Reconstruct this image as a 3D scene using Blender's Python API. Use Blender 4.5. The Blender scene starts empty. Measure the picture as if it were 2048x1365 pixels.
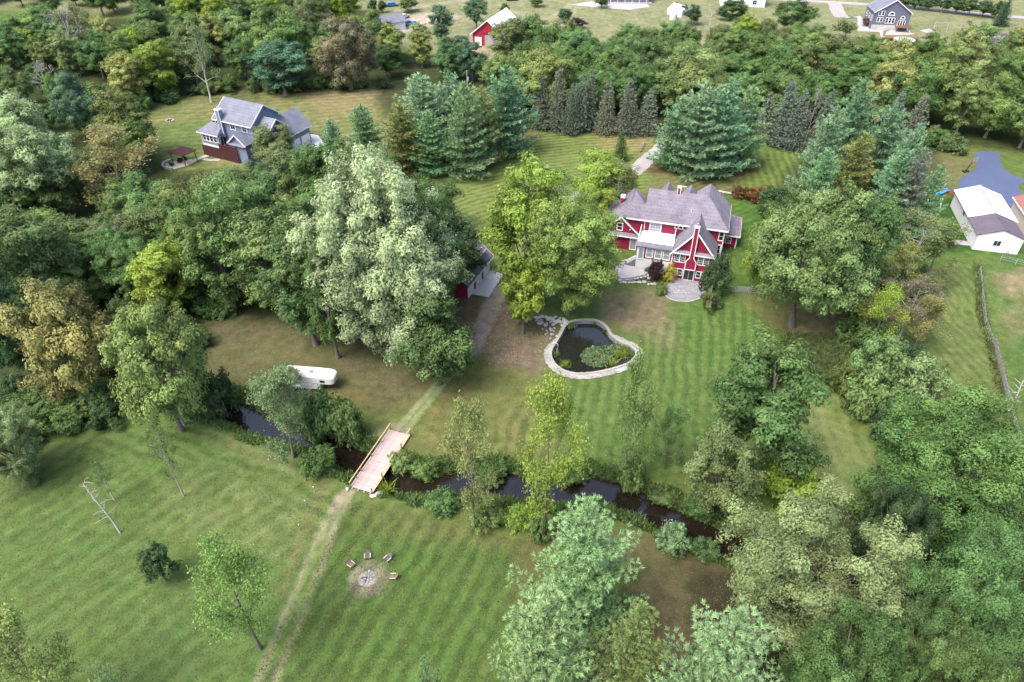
import bpy, math, random
import numpy as np
from mathutils import Vector, Matrix
R_ = math.radians
sc = bpy.context.scene

# ---------------------------------------------------------------- camera, sky, sun, exposure
FPX, PITCH, CAMH = 1400.0, R_(38.3), 66.0          # focal length in photo pixels (2048 wide), pitch, height
cam = bpy.data.objects.new("camera", bpy.data.cameras.new("camera"))
sc.collection.objects.link(cam)
cam.data.sensor_width = 36.0
cam.data.lens = 36.0 * FPX / 2048.0
cam.data.clip_start, cam.data.clip_end = 0.5, 6000.0
cam.location = (0, 0, CAMH)
cam.rotation_euler = (R_(90) - PITCH, 0, 0)
sc.camera = cam

SUN_EL, SUN_AZ = R_(58), R_(232)                    # azimuth clockwise from +Y: sun behind left of the camera
w = bpy.data.worlds.new("World"); sc.world = w; w.use_nodes = True
nt = w.node_tree; nt.nodes.clear()
sky = nt.nodes.new("ShaderNodeTexSky"); sky.sky_type = 'NISHITA'; sky.sun_disc = False
sky.sun_elevation, sky.sun_rotation = SUN_EL, SUN_AZ
sky.air_density, sky.dust_density, sky.ozone_density = 1.0, 4.0, 1.0
bg = nt.nodes.new("ShaderNodeBackground"); bg.inputs[1].default_value = 0.15
wo = nt.nodes.new("ShaderNodeOutputWorld")
nt.links.new(sky.outputs[0], bg.inputs[0]); nt.links.new(bg.outputs[0], wo.inputs[0])
sl = bpy.data.lights.new("sun", 'SUN'); sl.energy = 1.5; sl.angle = R_(30); sl.color = (1.0, 0.975, 0.94)
sun = bpy.data.objects.new("sun", sl); sc.collection.objects.link(sun)
sd = Vector((math.sin(SUN_AZ) * math.cos(SUN_EL), math.cos(SUN_AZ) * math.cos(SUN_EL), math.sin(SUN_EL)))
sun.rotation_euler = (-sd).to_track_quat('-Z', 'Y').to_euler()
vs = sc.view_settings
vs.view_transform = 'Standard'; vs.look = 'None'; vs.gamma = 1.0; vs.use_curve_mapping = False
vs.exposure = 1.68
sc.cycles.max_bounces = 5; sc.cycles.diffuse_bounces = 3; sc.cycles.glossy_bounces = 3
sc.cycles.transmission_bounces = 4; sc.cycles.transparent_max_bounces = 6
sc.cycles.use_denoising = True
sc.cycles.use_adaptive_sampling = True; sc.cycles.adaptive_threshold = .02
try: sc.cycles.denoising_prefilter = 'NONE'
except Exception: pass

# ---------------------------------------------------------------- layout helpers: photo pixel -> point on the land
COL = sc.collection
_F = np.array([0, math.cos(PITCH), -math.sin(PITCH)]); _U = np.array([0, math.sin(PITCH), math.cos(PITCH)])
_C = np.array([0, 0, CAMH])
HA = R_(-16.5); HO = np.array([27.3, 101.2])        # the red house's frame
HEU = np.array([math.cos(HA), math.sin(HA)]); HEV = np.array([-math.sin(HA), math.cos(HA)])
def sstep(a, b, x):
    t = np.clip((x - a) / (b - a), 0, 1); return t * t * (3 - 2 * t)
def flat_at(px, py, z=0.0):
    d = _F + np.array([(px - 1024) / FPX, 0, 0]) + _U * (682.5 - py) / FPX
    return _C + d * ((z - CAMH) / d[2])
def proj(p):
    v = np.asarray(p, float) - _C; a = v @ _F
    return 1024 + FPX * v[0] / a, 682.5 - FPX * (v @ _U) / a, FPX / a
def smooth_line(P, n=6):
    P = np.asarray(P, float); out = []
    for i in range(len(P) - 1):
        p0 = P[max(i - 1, 0)]; p1 = P[i]; p2 = P[i + 1]; p3 = P[min(i + 2, len(P) - 1)]
        for k in range(n):
            t = k / n
            out.append(0.5 * ((2 * p1) + (-p0 + p2) * t + (2 * p0 - 5 * p1 + 4 * p2 - p3) * t * t + (-p0 + 3 * p1 - 3 * p2 + p3) * t ** 3))
    out.append(P[-1]); return np.array(out)
def smooth_loop(P, n=5):
    P = np.asarray(P, float); m = len(P); out = []
    for i in range(m):
        p0, p1, p2, p3 = P[i - 1], P[i], P[(i + 1) % m], P[(i + 2) % m]
        for k in range(n):
            t = k / n
            out.append(0.5 * ((2 * p1) + (-p0 + p2) * t + (2 * p0 - 5 * p1 + 4 * p2 - p3) * t * t + (-p0 + 3 * p1 - 3 * p2 + p3) * t ** 3))
    return np.array(out)
CREEK = smooth_line([flat_at(px, py, -0.75)[:2] for px, py in
    [(180, 720), (300, 770), (400, 805), (460, 822), (520, 850), (580, 868), (640, 886), (700, 918), (760, 945), (820, 970), (880, 972), (940, 966),
     (1000, 972), (1070, 985), (1130, 985), (1190, 978), (1240, 998), (1300, 1022), (1360, 1052), (1420, 1078), (1500, 1105), (1620, 1140), (1760, 1170), (1950, 1220), (2150, 1290)]], 5)
POND = smooth_loop([flat_at(1060 + x / 7.877, 610 + y / 7.877, 0.25)[:2] for x, y in
    [(610, 285), (750, 245), (900, 235), (1050, 250), (1150, 310), (1215, 385), (1250, 455), (1330, 525), (1440, 590), (1560, 640), (1640, 700), (1660, 770),
     (1600, 855), (1500, 920), (1300, 985), (1050, 1040), (800, 1065), (650, 1050), (530, 1010), (430, 940), (370, 860), (345, 770), (365, 680), (440, 560), (510, 440), (555, 350)]], 6)
def dist_line(x, y, P):
    x = np.asarray(x, float); y = np.asarray(y, float)
    if x.size < 8:
        a = P[:-1]; ab = P[1:] - a; L = (ab ** 2).sum(1) + 1e-12; X = x.reshape(-1, 1); Y = y.reshape(-1, 1)
        t = np.clip(((X - a[:, 0]) * ab[:, 0] + (Y - a[:, 1]) * ab[:, 1]) / L, 0, 1)
        return np.sqrt(((X - a[:, 0] - t * ab[:, 0]) ** 2 + (Y - a[:, 1] - t * ab[:, 1]) ** 2).min(1)).reshape(x.shape)
    best = np.full(x.shape, 1e9)
    for a, b in zip(P[:-1], P[1:]):
        ab = b - a; L = ab @ ab + 1e-12
        t = np.clip(((x - a[0]) * ab[0] + (y - a[1]) * ab[1]) / L, 0, 1)
        best = np.minimum(best, (x - a[0] - t * ab[0]) ** 2 + (y - a[1] - t * ab[1]) ** 2)
    return np.sqrt(best)
def inside(x, y, P):
    c = np.zeros(np.shape(x), bool); j = len(P) - 1
    for i in range(len(P)):
        xi, yi = P[i]; xj, yj = P[j]
        if yi != yj:
            c ^= ((yi > y) != (yj > y)) & (x < (xj - xi) * (y - yi) / (yj - yi) + xi)
        j = i
    return c
def sdist(x, y, P):
    d = dist_line(x, y, np.vstack([P, P[:1]])); return np.where(inside(x, y, P), -d, d)
def height(x, y):
    x = np.atleast_1d(np.asarray(x, float)); y = np.atleast_1d(np.asarray(y, float))
    v = (x - HO[0]) * HEV[0] + (y - HO[1]) * HEV[1]
    h = 2.0 * sstep(-0.5, 9.0, v)
    m = (y < 100) & (y > 20)
    if m.any():
        d = dist_line(x[m], y[m], CREEK); h[m] -= 1.25 * (1 - sstep(1.3, 3.3, d))
    m = (x > 0) & (x < 24) & (y > 70) & (y < 94)
    if m.any():
        h[m] = np.where(inside(x[m], y[m], POND), -1.3, h[m])
    return h
def hz(x, y): return float(height(x, y)[0])
def at(px, py, dz=0.0):
    z = 0.0
    for _ in range(10):
        p = flat_at(px, py, z + dz); z = hz(p[0], p[1])
    p = flat_at(px, py, z + dz); return np.array([p[0], p[1], z + dz])
def vnoise(x, y, s, seed=0):
    X = x / s; Y = y / s; xi = np.floor(X).astype(np.int64); yi = np.floor(Y).astype(np.int64); fx = X - xi; fy = Y - yi
    fx = fx * fx * (3 - 2 * fx); fy = fy * fy * (3 - 2 * fy)
    def hsh(a, b):
        n = (a * 374761393 + b * 668265263 + seed * 974711) & 0x7fffffff; n = ((n ^ (n >> 13)) * 1274126177) & 0x7fffffff
        return ((n ^ (n >> 16)) & 0xffff) / 65535.0
    return (hsh(xi, yi) * (1 - fx) + hsh(xi + 1, yi) * fx) * (1 - fy) + (hsh(xi, yi + 1) * (1 - fx) + hsh(xi + 1, yi + 1) * fx) * fy

# ---------------------------------------------------------------- objects
def link(o, parent=None):
    COL.objects.link(o)
    if parent is not None: o.parent = parent
    return o
def tag(o, label=None, cat=None, group=None, kind=None):
    if label: o["label"] = label
    if cat: o["category"] = cat
    if group: o["group"] = group
    if kind: o["kind"] = kind
    return o
def empty(name, loc, rz=0.0, label=None, cat=None, group=None):
    o = bpy.data.objects.new(name, None); o.empty_display_size = 0.3
    o.location = loc; o.rotation_euler = (0, 0, rz); link(o)
    return tag(o, label, cat, group)
def mesh_obj(name, me, parent=None, loc=None, rz=None):
    o = bpy.data.objects.new(name, me)
    if loc is not None: o.location = loc
    if rz is not None: o.rotation_euler = (0, 0, rz)
    return link(o, parent)
class MB:
    def __init__(s): s.v = []; s.f = []
    def poly(s, pts):
        n = len(s.v); s.v += [tuple(p) for p in pts]; s.f.append(tuple(range(n, n + len(pts)))); return s
    def prism(s, pts, vec):
        pts = [Vector(p) for p in pts]; vec = Vector(vec); n = len(s.v); k = len(pts)
        s.v += [tuple(p) for p in pts] + [tuple(p + vec) for p in pts]
        s.f.append(tuple(range(n, n + k))[::-1]); s.f.append(tuple(range(n + k, n + 2 * k)))
        for i in range(k):
            j = (i + 1) % k; s.f.append((n + i, n + j, n + k + j, n + k + i))
        return s
    def box(s, x0, x1, y0, y1, z0, z1):
        return s.prism([(x0, y0, z0), (x1, y0, z0), (x1, y1, z0), (x0, y1, z0)], (0, 0, z1 - z0))
    def slab(s, pts, th):                                # sheet with thickness, pts give its upper face
        pts = [Vector(p) for p in pts]; n = (pts[1] - pts[0]).cross(pts[2] - pts[0]).normalized()
        if n.z < 0: n = -n
        return s.prism([p - n * th for p in pts], n * th)
    def bar(s, a, b, w, h=None, up=(0, 0, 1)):           # square bar from a to b
        a = Vector(a); b = Vector(b); h = h or w; d = (b - a).normalized(); up = Vector(up)
        if abs(d.dot(up)) > .97: up = Vector((0, 1, 0))
        x = d.cross(up).normalized() * (w / 2); y = x.cross(d).normalized() * (h / 2)
        return s.prism([a - x - y, a + x - y, a + x + y, a - x + y], b - a)
    def tube(s, pts, rad, k=8, cap=True):
        pts = [Vector(p) for p in pts]; rad = rad if hasattr(rad, '__len__') else [rad] * len(pts); n = len(s.v); ref = Vector((.3, .8, .5))
        for i, p in enumerate(pts):
            d = (pts[min(i + 1, len(pts) - 1)] - pts[max(i - 1, 0)]).normalized(); r = ref if abs(d.dot(ref)) < .9 else Vector((1, 0, 0))
            x = d.cross(r).normalized(); y = d.cross(x)
            for j in range(k):
                a = 2 * math.pi * j / k; s.v.append(tuple(p + (x * math.cos(a) + y * math.sin(a)) * rad[i]))
        for i in range(len(pts) - 1):
            for j in range(k):
                b = n + i * k; s.f.append((b + j, b + (j + 1) % k, b + k + (j + 1) % k, b + k + j))
        if cap:
            s.f.append(tuple(range(n, n + k))[::-1]); e = n + (len(pts) - 1) * k; s.f.append(tuple(range(e, e + k)))
        return s
    def mesh(s, name, m, smooth=False):
        me = bpy.data.meshes.new(name); me.from_pydata(s.v, [], s.f); me.materials.append(m)
        if smooth: me.polygons.foreach_set('use_smooth', [True] * len(me.polygons))
        import bmesh
        bm = bmesh.new(); bm.from_mesh(me); bmesh.ops.recalc_face_normals(bm, faces=bm.faces); bm.to_mesh(me); bm.free()
        return me
    def build(s, name, m, parent=None, loc=None, rz=None, smooth=False):
        return mesh_obj(name, s.mesh(name, m, smooth), parent, loc, rz)
def copy_tree(o, parent=None):
    c = o.copy(); link(c); c.parent = parent
    for ch in [x for x in o.children]: copy_tree(ch, c)
    return c

# ---------------------------------------------------------------- materials
MATS = {}
def mat(name, col, rough=.7, spec=.3, var=.15, scale=3.0, bump=0.0, bscale=None, metal=0.0, lines=None):
    if name in MATS: return MATS[name]
    m = bpy.data.materials.new(name); m.use_nodes = True; n = m.node_tree; p = n.nodes["Principled BSDF"]
    p.inputs["Roughness"].default_value = rough; p.inputs["Specular IOR Level"].default_value = spec; p.inputs["Metallic"].default_value = metal
    tc = n.nodes.new("ShaderNodeTexCoord")
    def noise(s, det=4):
        t = n.nodes.new("ShaderNodeTexNoise"); t.inputs["Scale"].default_value = s; t.inputs["Detail"].default_value = det
        n.links.new(tc.outputs["Object"], t.inputs["Vector"]); return t
    t1 = noise(scale); t2 = noise(scale * .13, 3)
    add = n.nodes.new("ShaderNodeMath"); add.operation = 'ADD'; n.links.new(t1.outputs[0], add.inputs[0]); n.links.new(t2.outputs[0], add.inputs[1])
    mr = n.nodes.new("ShaderNodeMapRange"); mr.inputs[1].default_value = .65; mr.inputs[2].default_value = 1.35
    mr.inputs[3].default_value = 1 - var; mr.inputs[4].default_value = 1 + var; n.links.new(add.outputs[0], mr.inputs[0])
    val = mr.outputs[0]
    if lines:                                             # course lines: (axis, spacing, depth)
        sx = n.nodes.new("ShaderNodeSeparateXYZ"); n.links.new(tc.outputs["Object"], sx.inputs[0])
        k = n.nodes.new("ShaderNodeMath"); k.operation = 'MULTIPLY'; k.inputs[1].default_value = 1 / lines[1]; n.links.new(sx.outputs[lines[0]], k.inputs[0])
        f = n.nodes.new("ShaderNodeMath"); f.operation = 'FRACT'; n.links.new(k.outputs[0], f.inputs[0])
        g = n.nodes.new("ShaderNodeMapRange"); g.inputs[1].default_value = 0; g.inputs[2].default_value = .25; g.inputs[3].default_value = 1 - lines[2]; g.inputs[4].default_value = 1
        n.links.new(f.outputs[0], g.inputs[0])
        mm = n.nodes.new("ShaderNodeMath"); mm.operation = 'MULTIPLY'; n.links.new(val, mm.inputs[0]); n.links.new(g.outputs[0], mm.inputs[1]); val = mm.outputs[0]
    hv = n.nodes.new("ShaderNodeVectorMath"); hv.operation = 'SCALE'; hv.inputs[0].default_value = col; n.links.new(val, hv.inputs["Scale"])
    n.links.new(hv.outputs[0], p.inputs["Base Color"])
    if bump:
        tb = noise(bscale or scale * 2); b = n.nodes.new("ShaderNodeBump"); b.inputs["Strength"].default_value = bump; b.inputs["Distance"].default_value = .05
        n.links.new(tb.outputs[0], b.inputs["Height"]); n.links.new(b.outputs[0], p.inputs["Normal"])
    MATS[name] = m; return m
RED = mat("red_siding", (.21, .011, .042), .6, .3, .12, 2, lines=(2, .2, .25))
WHITE = mat("white_trim", (.62, .61, .61), .55, .3, .06, 2)
WSTUCCO = mat("white_wall", (.55, .54, .54), .7, .2, .08, 1.5)
ROOF = mat("shingle_roof", (.15, .135, .160), .9, .15, .34, 4, .4, 12, lines=(2, .4, .22))
BROOF = mat("grey_blue_shingle", (.14, .145, .18), .9, .15, .26, 4, .3, 12, lines=(2, .4, .18))
GLASS = mat("window_glass", (.02, .025, .03), .08, .6, .1, 1)
GLASS2 = mat("pale_window", (.22, .25, .27), .15, .5, .2, 1)
MEMB = mat("roof_membrane", (.60, .59, .56), .7, .2, .06, .7)
CONC = mat("concrete", (.30, .28, .285), .85, .2, .14, .9, .2, 8)
STONE = mat("stone", (.36, .34, .33), .9, .2, .35, 3, .6, 6)
PALE = mat("pale_coping", (.29, .272, .235), .9, .2, .2, 3, .3, 8)
BLUES = mat("blue_siding", (.15, .18, .26), .65, .25, .1, 2, lines=(2, .2, .2))
GREYS = mat("slate_siding", (.11, .115, .16), .65, .25, .1, 2, lines=(2, .25, .2))
DKW = mat("dark_red_wood", (.055, .019, .02), .7, .25, .25, 4)
BRW = mat("brown_wood", (.17, .085, .05), .7, .25, .25, 4)
PLANK = mat("pink_grey_planks", (.34, .265, .25), .8, .2, .16, 2.5)
RAILW = mat("new_pine_rail", (.42, .31, .17), .7, .25, .15, 4)
GREYW = mat("weathered_wood", (.26, .24, .24), .85, .15, .25, 5)
METALW = mat("white_metal_roof", (.60, .60, .60), .4, .4, .07, .6)
BLACK = mat("black", (.018, .018, .02), .5, .4, .1, 3)
GALV = mat("galvanised_steel", (.42, .43, .44), .45, .5, .12, 3, metal=.5)
TRAILW = mat("white_paint", (.50, .50, .50), .3, .5, .05, 1)
BARK = mat("bark", (.145, .12, .105), .95, .1, .3, 5, .8, 9)
BARKP = mat("pale_bark", (.34, .315, .29), .95, .1, .25, 5, .5, 9)
BARKD = mat("dark_bark", (.075, .06, .055), .95, .1, .3, 5, .8, 9)
ASPH = mat("sealed_asphalt", (.062, .078, .135), .8, .25, .1, 1.5, .15, 20)
GRAV = mat("gravel", (.26, .24, .235), .95, .1, .22, 4, .5, 14)
DIRT = mat("pale_dirt", (.33, .27, .23), .95, .1, .2, .8, .3, 6)
def leaf_mat(name, trans=.36, spec=.10, rough=.6, attr_gain=(.58, 1.5)):
    m = bpy.data.materials.new(name); m.use_nodes = True; n = m.node_tree; p = n.nodes["Principled BSDF"]; out = n.nodes["Material Output"]
    oi = n.nodes.new("ShaderNodeObjectInfo"); at_ = n.nodes.new("ShaderNodeAttribute"); at_.attribute_name = "tint"
    sp = n.nodes.new("ShaderNodeSeparateColor"); n.links.new(at_.outputs["Color"], sp.inputs[0])
    mr = n.nodes.new("ShaderNodeMapRange"); mr.inputs[3].default_value = attr_gain[0]; mr.inputs[4].default_value = attr_gain[1]; n.links.new(sp.outputs[0], mr.inputs[0])
    warm = n.nodes.new("ShaderNodeMix"); warm.data_type = 'RGBA'; warm.inputs[7].default_value = (.32, .23, .07, 1)
    gt = n.nodes.new("ShaderNodeMath"); gt.operation = 'MULTIPLY'; n.links.new(oi.outputs["Alpha"], gt.inputs[0]); n.links.new(sp.outputs[1], gt.inputs[1])
    n.links.new(gt.outputs[0], warm.inputs[0]); n.links.new(oi.outputs["Color"], warm.inputs[6])
    hv = n.nodes.new("ShaderNodeVectorMath"); hv.operation = 'SCALE'; n.links.new(warm.outputs[2], hv.inputs[0]); n.links.new(mr.outputs[0], hv.inputs["Scale"])
    n.links.new(hv.outputs[0], p.inputs["Base Color"]); p.inputs["Roughness"].default_value = rough; p.inputs["Specular IOR Level"].default_value = spec
    tr = n.nodes.new("ShaderNodeBsdfTranslucent"); n.links.new(hv.outputs[0], tr.inputs[0])
    mx = n.nodes.new("ShaderNodeMixShader"); mx.inputs[0].default_value = trans
    n.links.new(p.outputs[0], mx.inputs[1]); n.links.new(tr.outputs[0], mx.inputs[2]); n.links.new(mx.outputs[0], out.inputs[0]); return m
LEAF = leaf_mat("leaf"); NEEDLE = leaf_mat("needle", .25, .12, .55, (.62, 1.5))
# ---------------------------------------------------------------- the land: one sheet, colours of grass, dirt and litter by place
KALB = 0.47
def s2l(r, g, b):
    c = np.array([((c / 255 + .055) / 1.055) ** 2.4 if c > 10 else c / 3294 for c in (r, g, b)]) * KALB
    c = c * .88 + c.mean() * .12; return c * np.array([.92, 1.04, .97]) if g > r else c
def span(segs):
    out = [segs[0][0]]
    for a, b, st in segs:
        n = max(1, round((b - a) / st)); out += list(np.linspace(a, b, n + 1)[1:])
    return np.array(out)
GX = span([(-900, -240, 40), (-240, -80, 3), (-80, 92, .42), (92, 260, 3), (260, 900, 40)])
GY = span([(-60, 26, 4), (26, 128, .42), (128, 330, 1.6), (330, 600, 12), (600, 2400, 100)])
gx, gy = np.meshgrid(GX, GY); gxf = gx.ravel(); gyf = gy.ravel(); gz = height(gxf, gyf)
n1 = vnoise(gxf, gyf, 9, 1); n2 = vnoise(gxf, gyf, 3.2, 2); n3 = vnoise(gxf, gyf, 1.1, 3); n4 = vnoise(gxf, gyf, 25, 4)
wob = (n1 - .5) * 2.4 + (n2 - .5) * 1.8 + (n3 - .5) * .9
GREEN, OLIVE, TAN = s2l(96, 124, 52), s2l(126, 128, 72), s2l(152, 142, 100)
mixv = np.clip(.15 + .9 * (n1 * .45 + n2 * .35 + n4 * .3 - .25), 0, 1)[:, None]
gcol = GREEN * (1 - mixv) + OLIVE * mixv
phase = np.zeros(len(gxf)); stripe = np.zeros(len(gxf))
def P2(pts): return np.array([at(*p)[:2] for p in pts])
def zone(pts, col, soft=1.5, amt=1.0, patch=0.0, wobble=1.0, world=False):
    P = np.array(pts) if world else P2(pts)
    lo = P.min(0) - soft - 4; hi = P.max(0) + soft + 4
    m = np.where((gxf > lo[0]) & (gxf < hi[0]) & (gyf > lo[1]) & (gyf < hi[1]))[0]
    if not len(m): return None
    d = sdist(gxf[m], gyf[m], P) + wob[m] * wobble * min(1, soft)
    wgt = 1 - sstep(-soft, soft, d); wgt = wgt * amt
    if patch: wgt = wgt * (1 - patch + patch * sstep(.35, .65, n2[m] * .6 + n3[m] * .4))
    gcol[m] = gcol[m] * (1 - wgt[:, None]) + np.asarray(col) * wgt[:, None]
    return m, wgt
def track(pts, col, hw, soft=.3, amt=1.0, patch=.3):
    P = smooth_line([at(*p)[:2] for p in pts], 5)
    lo = P.min(0) - 3; hi = P.max(0) + 3
    m = np.where((gxf > lo[0]) & (gxf < hi[0]) & (gyf > lo[1]) & (gyf < hi[1]))[0]
    d = dist_line(gxf[m], gyf[m], P) + (n3[m] - .5) * .3
    wgt = (1 - sstep(hw, hw + soft, d)) * amt * (1 - patch + patch * n2[m])
    gcol[m] = gcol[m] * (1 - wgt[:, None]) + np.asarray(col) * wgt[:, None]
def mow(pts, deg, period, amt, soft=2.0, pivot=None, bend=0.0, along=None):
    P = P2(pts); lo = P.min(0) - 3; hi = P.max(0) + 3
    m = np.where((gxf > lo[0]) & (gxf < hi[0]) & (gyf > lo[1]) & (gyf < hi[1]))[0]
    wgt = (1 - sstep(-soft, soft, sdist(gxf[m], gyf[m], P))) * amt
    if along is not None: q = dist_line(gxf[m], gyf[m], along)
    elif pivot is not None:
        c = np.array(pivot); q = np.hypot(gxf[m] - c[0], gyf[m] - c[1])
    else:
        a = R_(deg); q = -(gxf[m]) * math.sin(a) + gyf[m] * math.cos(a); s = gxf[m] * math.cos(a) + gyf[m] * math.sin(a); q = q + bend * (s - s.mean()) ** 2
    k = wgt > stripe[m]; phase[m[k]] = q[k] / period; stripe[m[k]] = wgt[k]
# broad fields
zone([(-600, -60), (2600, -60), (2300, 130), (1800, 190), (1000, 150), (700, 60), (-300, 0)], s2l(160, 158, 118), 6, .9, .3)
zone([(-700, 40), (150, 60), (260, 90), (230, 150), (60, 180), (-500, 200)], s2l(120, 146, 84), 4, .9)
zone([(250, 215), (420, 180), (800, 170), (830, 260), (700, 330), (500, 345), (330, 345), (280, 300)], s2l(146, 142, 92), 3, .9, .5)
zone([(300, 250), (400, 250), (440, 310), (340, 345), (290, 320)], s2l(112, 128, 66), 3, .8)
zone([(600, 185), (830, 175), (820, 215), (640, 230)], s2l(156, 142, 98), 2, .8)
zone([(900, 330), (1090, 255), (1290, 265), (1320, 330), (1290, 420), (1180, 480), (1000, 560), (900, 470)], s2l(132, 140, 74), 2, .95)
zone([(1200, 262), (1310, 268), (1290, 310), (1200, 300)], s2l(160, 146, 96), 2, .7)
zone([(1300, 340), (1610, 330), (1620, 420), (1480, 400), (1300, 400)], s2l(128, 126, 78), 2, .9)
zone([(1480, 300), (1610, 300), (1610, 390), (1470, 385)], s2l(120, 134, 62), 2, .9)
zone([(1440, 390), (1600, 385), (1600, 560), (1480, 570), (1460, 470)], s2l(92, 118, 48), 1.5, .9)
# the middle lawn
zone([(780, 790), (900, 740), (1090, 730), (1120, 780), (1130, 900), (950, 930), (800, 900)], s2l(130, 128, 74), 3, .9, .3)
zone([(1090, 690), (1320, 600), (1500, 590), (1560, 700), (1560, 900), (1250, 930), (1100, 840)], s2l(106, 128, 64), 3, .85, .4)
zone([(1330, 590), (1490, 575), (1560, 650), (1500, 720), (1340, 680)], s2l(104, 130, 60), 2, .8, .3)
zone([(1590, 790), (1690, 760), (1790, 900), (1730, 1000), (1600, 1000), (1560, 900)], s2l(150, 152, 92), 2, .95, .15)
zone([(1600, 745), (1700, 790), (1800, 900), (1780, 940), (1690, 830), (1600, 780)], s2l(112, 130, 60), 1, .6)
zone([(1200, 590), (1330, 570), (1350, 600), (1330, 660), (1260, 660), (1210, 640)], s2l(158, 138, 108), 1.5, .9, .35)
zone([(1240, 600), (1320, 580), (1370, 640), (1340, 700), (1250, 660)], s2l(150, 136, 104), 2, .6, .5)
zone([(960, 620), (1010, 600), (1080, 640), (1110, 690), (1080, 745), (990, 730), (930, 700)], s2l(142, 124, 104), 1.6, .95, .25)
zone([(1000, 555), (1080, 580), (1090, 660), (1010, 640)], s2l(128, 112, 98), 1.5, .8, .3)
zone([(1480, 590), (1720, 570), (1740, 680), (1600, 680), (1520, 650)], s2l(140, 124, 80), 2, .8, .4)
zone([(1560, 640), (1700, 620), (1700, 670), (1600, 690)], s2l(170, 158, 118), 1, .6, .8)
zone([(1560, 580), (1900, 540), (1850, 640), (1640, 660)], s2l(134, 116, 84), 2, .8, .3)
# left: below the big trees, leaf litter and dry grass
zone([(380, 640), (600, 600), (900, 600), (960, 680), (880, 770), (760, 830), (620, 800), (430, 790), (380, 720)], s2l(112, 106, 76), 2.5, .95, .2)
zone([(430, 690), (600, 670), (620, 730), (480, 750)], s2l(118, 116, 76), 3, .8, .4)
zone([(600, 600), (800, 590), (960, 560), (1000, 620), (940, 720), (820, 700), (700, 690)], s2l(118, 102, 88), 2, .85, .3)
zone([(560, 700), (760, 790), (700, 860), (600, 800)], s2l(122, 118, 66), 2, .7, .3)
# the near lawns
zone([(-100, 860), (230, 850), (400, 850), (600, 930), (690, 980), (640, 1100), (560, 1290), (500, 1400), (-200, 1400)], s2l(106, 126, 66), 2, .9, .35)
zone([(330, 960), (600, 950), (640, 1040), (560, 1120), (420, 1100), (300, 1030)], s2l(136, 138, 84), 3, .7, .5)
zone([(-60, 860), (240, 850), (120, 960), (-60, 1060)], s2l(124, 128, 72), 3, .6, .5)
zone([(0, 1150), (200, 1150), (300, 1300), (100, 1340), (0, 1300)], s2l(104, 120, 62), 4, .6, .4)
zone([(690, 1000), (930, 1060), (1060, 1080), (1060, 1250), (960, 1400), (480, 1400), (600, 1180)], s2l(92, 118, 54), 2, .9, .25)
zone([(720, 1000), (900, 1020), (1050, 1060), (1040, 1110), (860, 1090), (730, 1060)], s2l(122, 122, 72), 2, .7, .4)
zone([(1040, 1060), (1130, 1060), (1080, 1200), (1030, 1240), (1010, 1150)], s2l(120, 106, 72), 2, .8, .3)
zone([(1200, 1080), (1300, 1085), (1460, 1140), (1500, 1400), (1150, 1400), (1240, 1250), (1270, 1180)], s2l(118, 106, 76), 2, .95, .25)
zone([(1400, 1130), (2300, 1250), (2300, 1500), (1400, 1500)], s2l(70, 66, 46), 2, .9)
zone([(880, 1000), (1000, 1050), (1190, 1080), (1450, 1130), (1470, 1110), (1200, 1050), (1000, 1020)], s2l(120, 112, 74), 1.2, .7, .4)
# right-hand side
zone([(1850, 540), (1960, 520), (2010, 800), (1880, 800), (1850, 660)], s2l(122, 128, 74), 2, .9, .4)
zone([(1990, 510), (2300, 540), (2300, 900), (2040, 850), (1990, 640)], s2l(98, 122, 60), 2, .9, .3)
zone([(2000, 550), (2060, 540), (2080, 590), (2010, 590)], s2l(168, 146, 116), 1.5, .8, .4)
zone([(2000, 620), (2048, 610), (2060, 680), (2005, 690)], s2l(146, 134, 98), 1.5, .7, .4)
zone([(1870, 400), (1950, 390), (1950, 500), (1900, 500)], s2l(62, 98, 34), 1, .9)
zone([(1850, 310), (1960, 300), (1950, 350), (1900, 380), (1860, 380)], s2l(132, 124, 82), 1.5, .9, .4)
# needle litter below conifers and forest floor
LIT = s2l(112, 84, 66); FLOOR = s2l(72, 76, 46)
zone([(880, 330), (1060, 300), (1090, 270), (1000, 262), (800, 330), (860, 380)], LIT, 1, .9, .2)
zone([(1290, 345), (1500, 360), (1540, 330), (1500, 300), (1310, 320)], LIT, 1.2, .9, .2)
zone([(1060, 262), (1320, 268), (1620, 290), (1620, 250), (1060, 240)], LIT * .8, 1, .9, .2)
zone([(1500, 400), (1590, 400), (1600, 480), (1870, 500), (1880, 300), (1640, 290)], FLOOR * 1.2, 1.5, .8)
zone([(-400, 60), (760, 20), (780, 160), (700, 185), (430, 180), (270, 210), (330, 340), (-500, 420)], FLOOR, 2, .92, .1)
zone([(760, 100), (950, 125), (1250, 100), (1640, 105), (1780, 125), (1900, 110), (2300, 130), (2300, 330), (1870, 290), (1500, 275), (760, 240)], FLOOR, 2, .92, .1)
zone([(-300, 330), (340, 345), (600, 335), (830, 350), (900, 480), (900, 600), (620, 620), (400, 640), (380, 780), (220, 850), (-300, 900)], FLOOR, 2, .92, .1)
zone([(1660, 1010), (2300, 800), (2300, 1300), (1600, 1250), (1450, 1110)], FLOOR, 2, .9)
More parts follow.
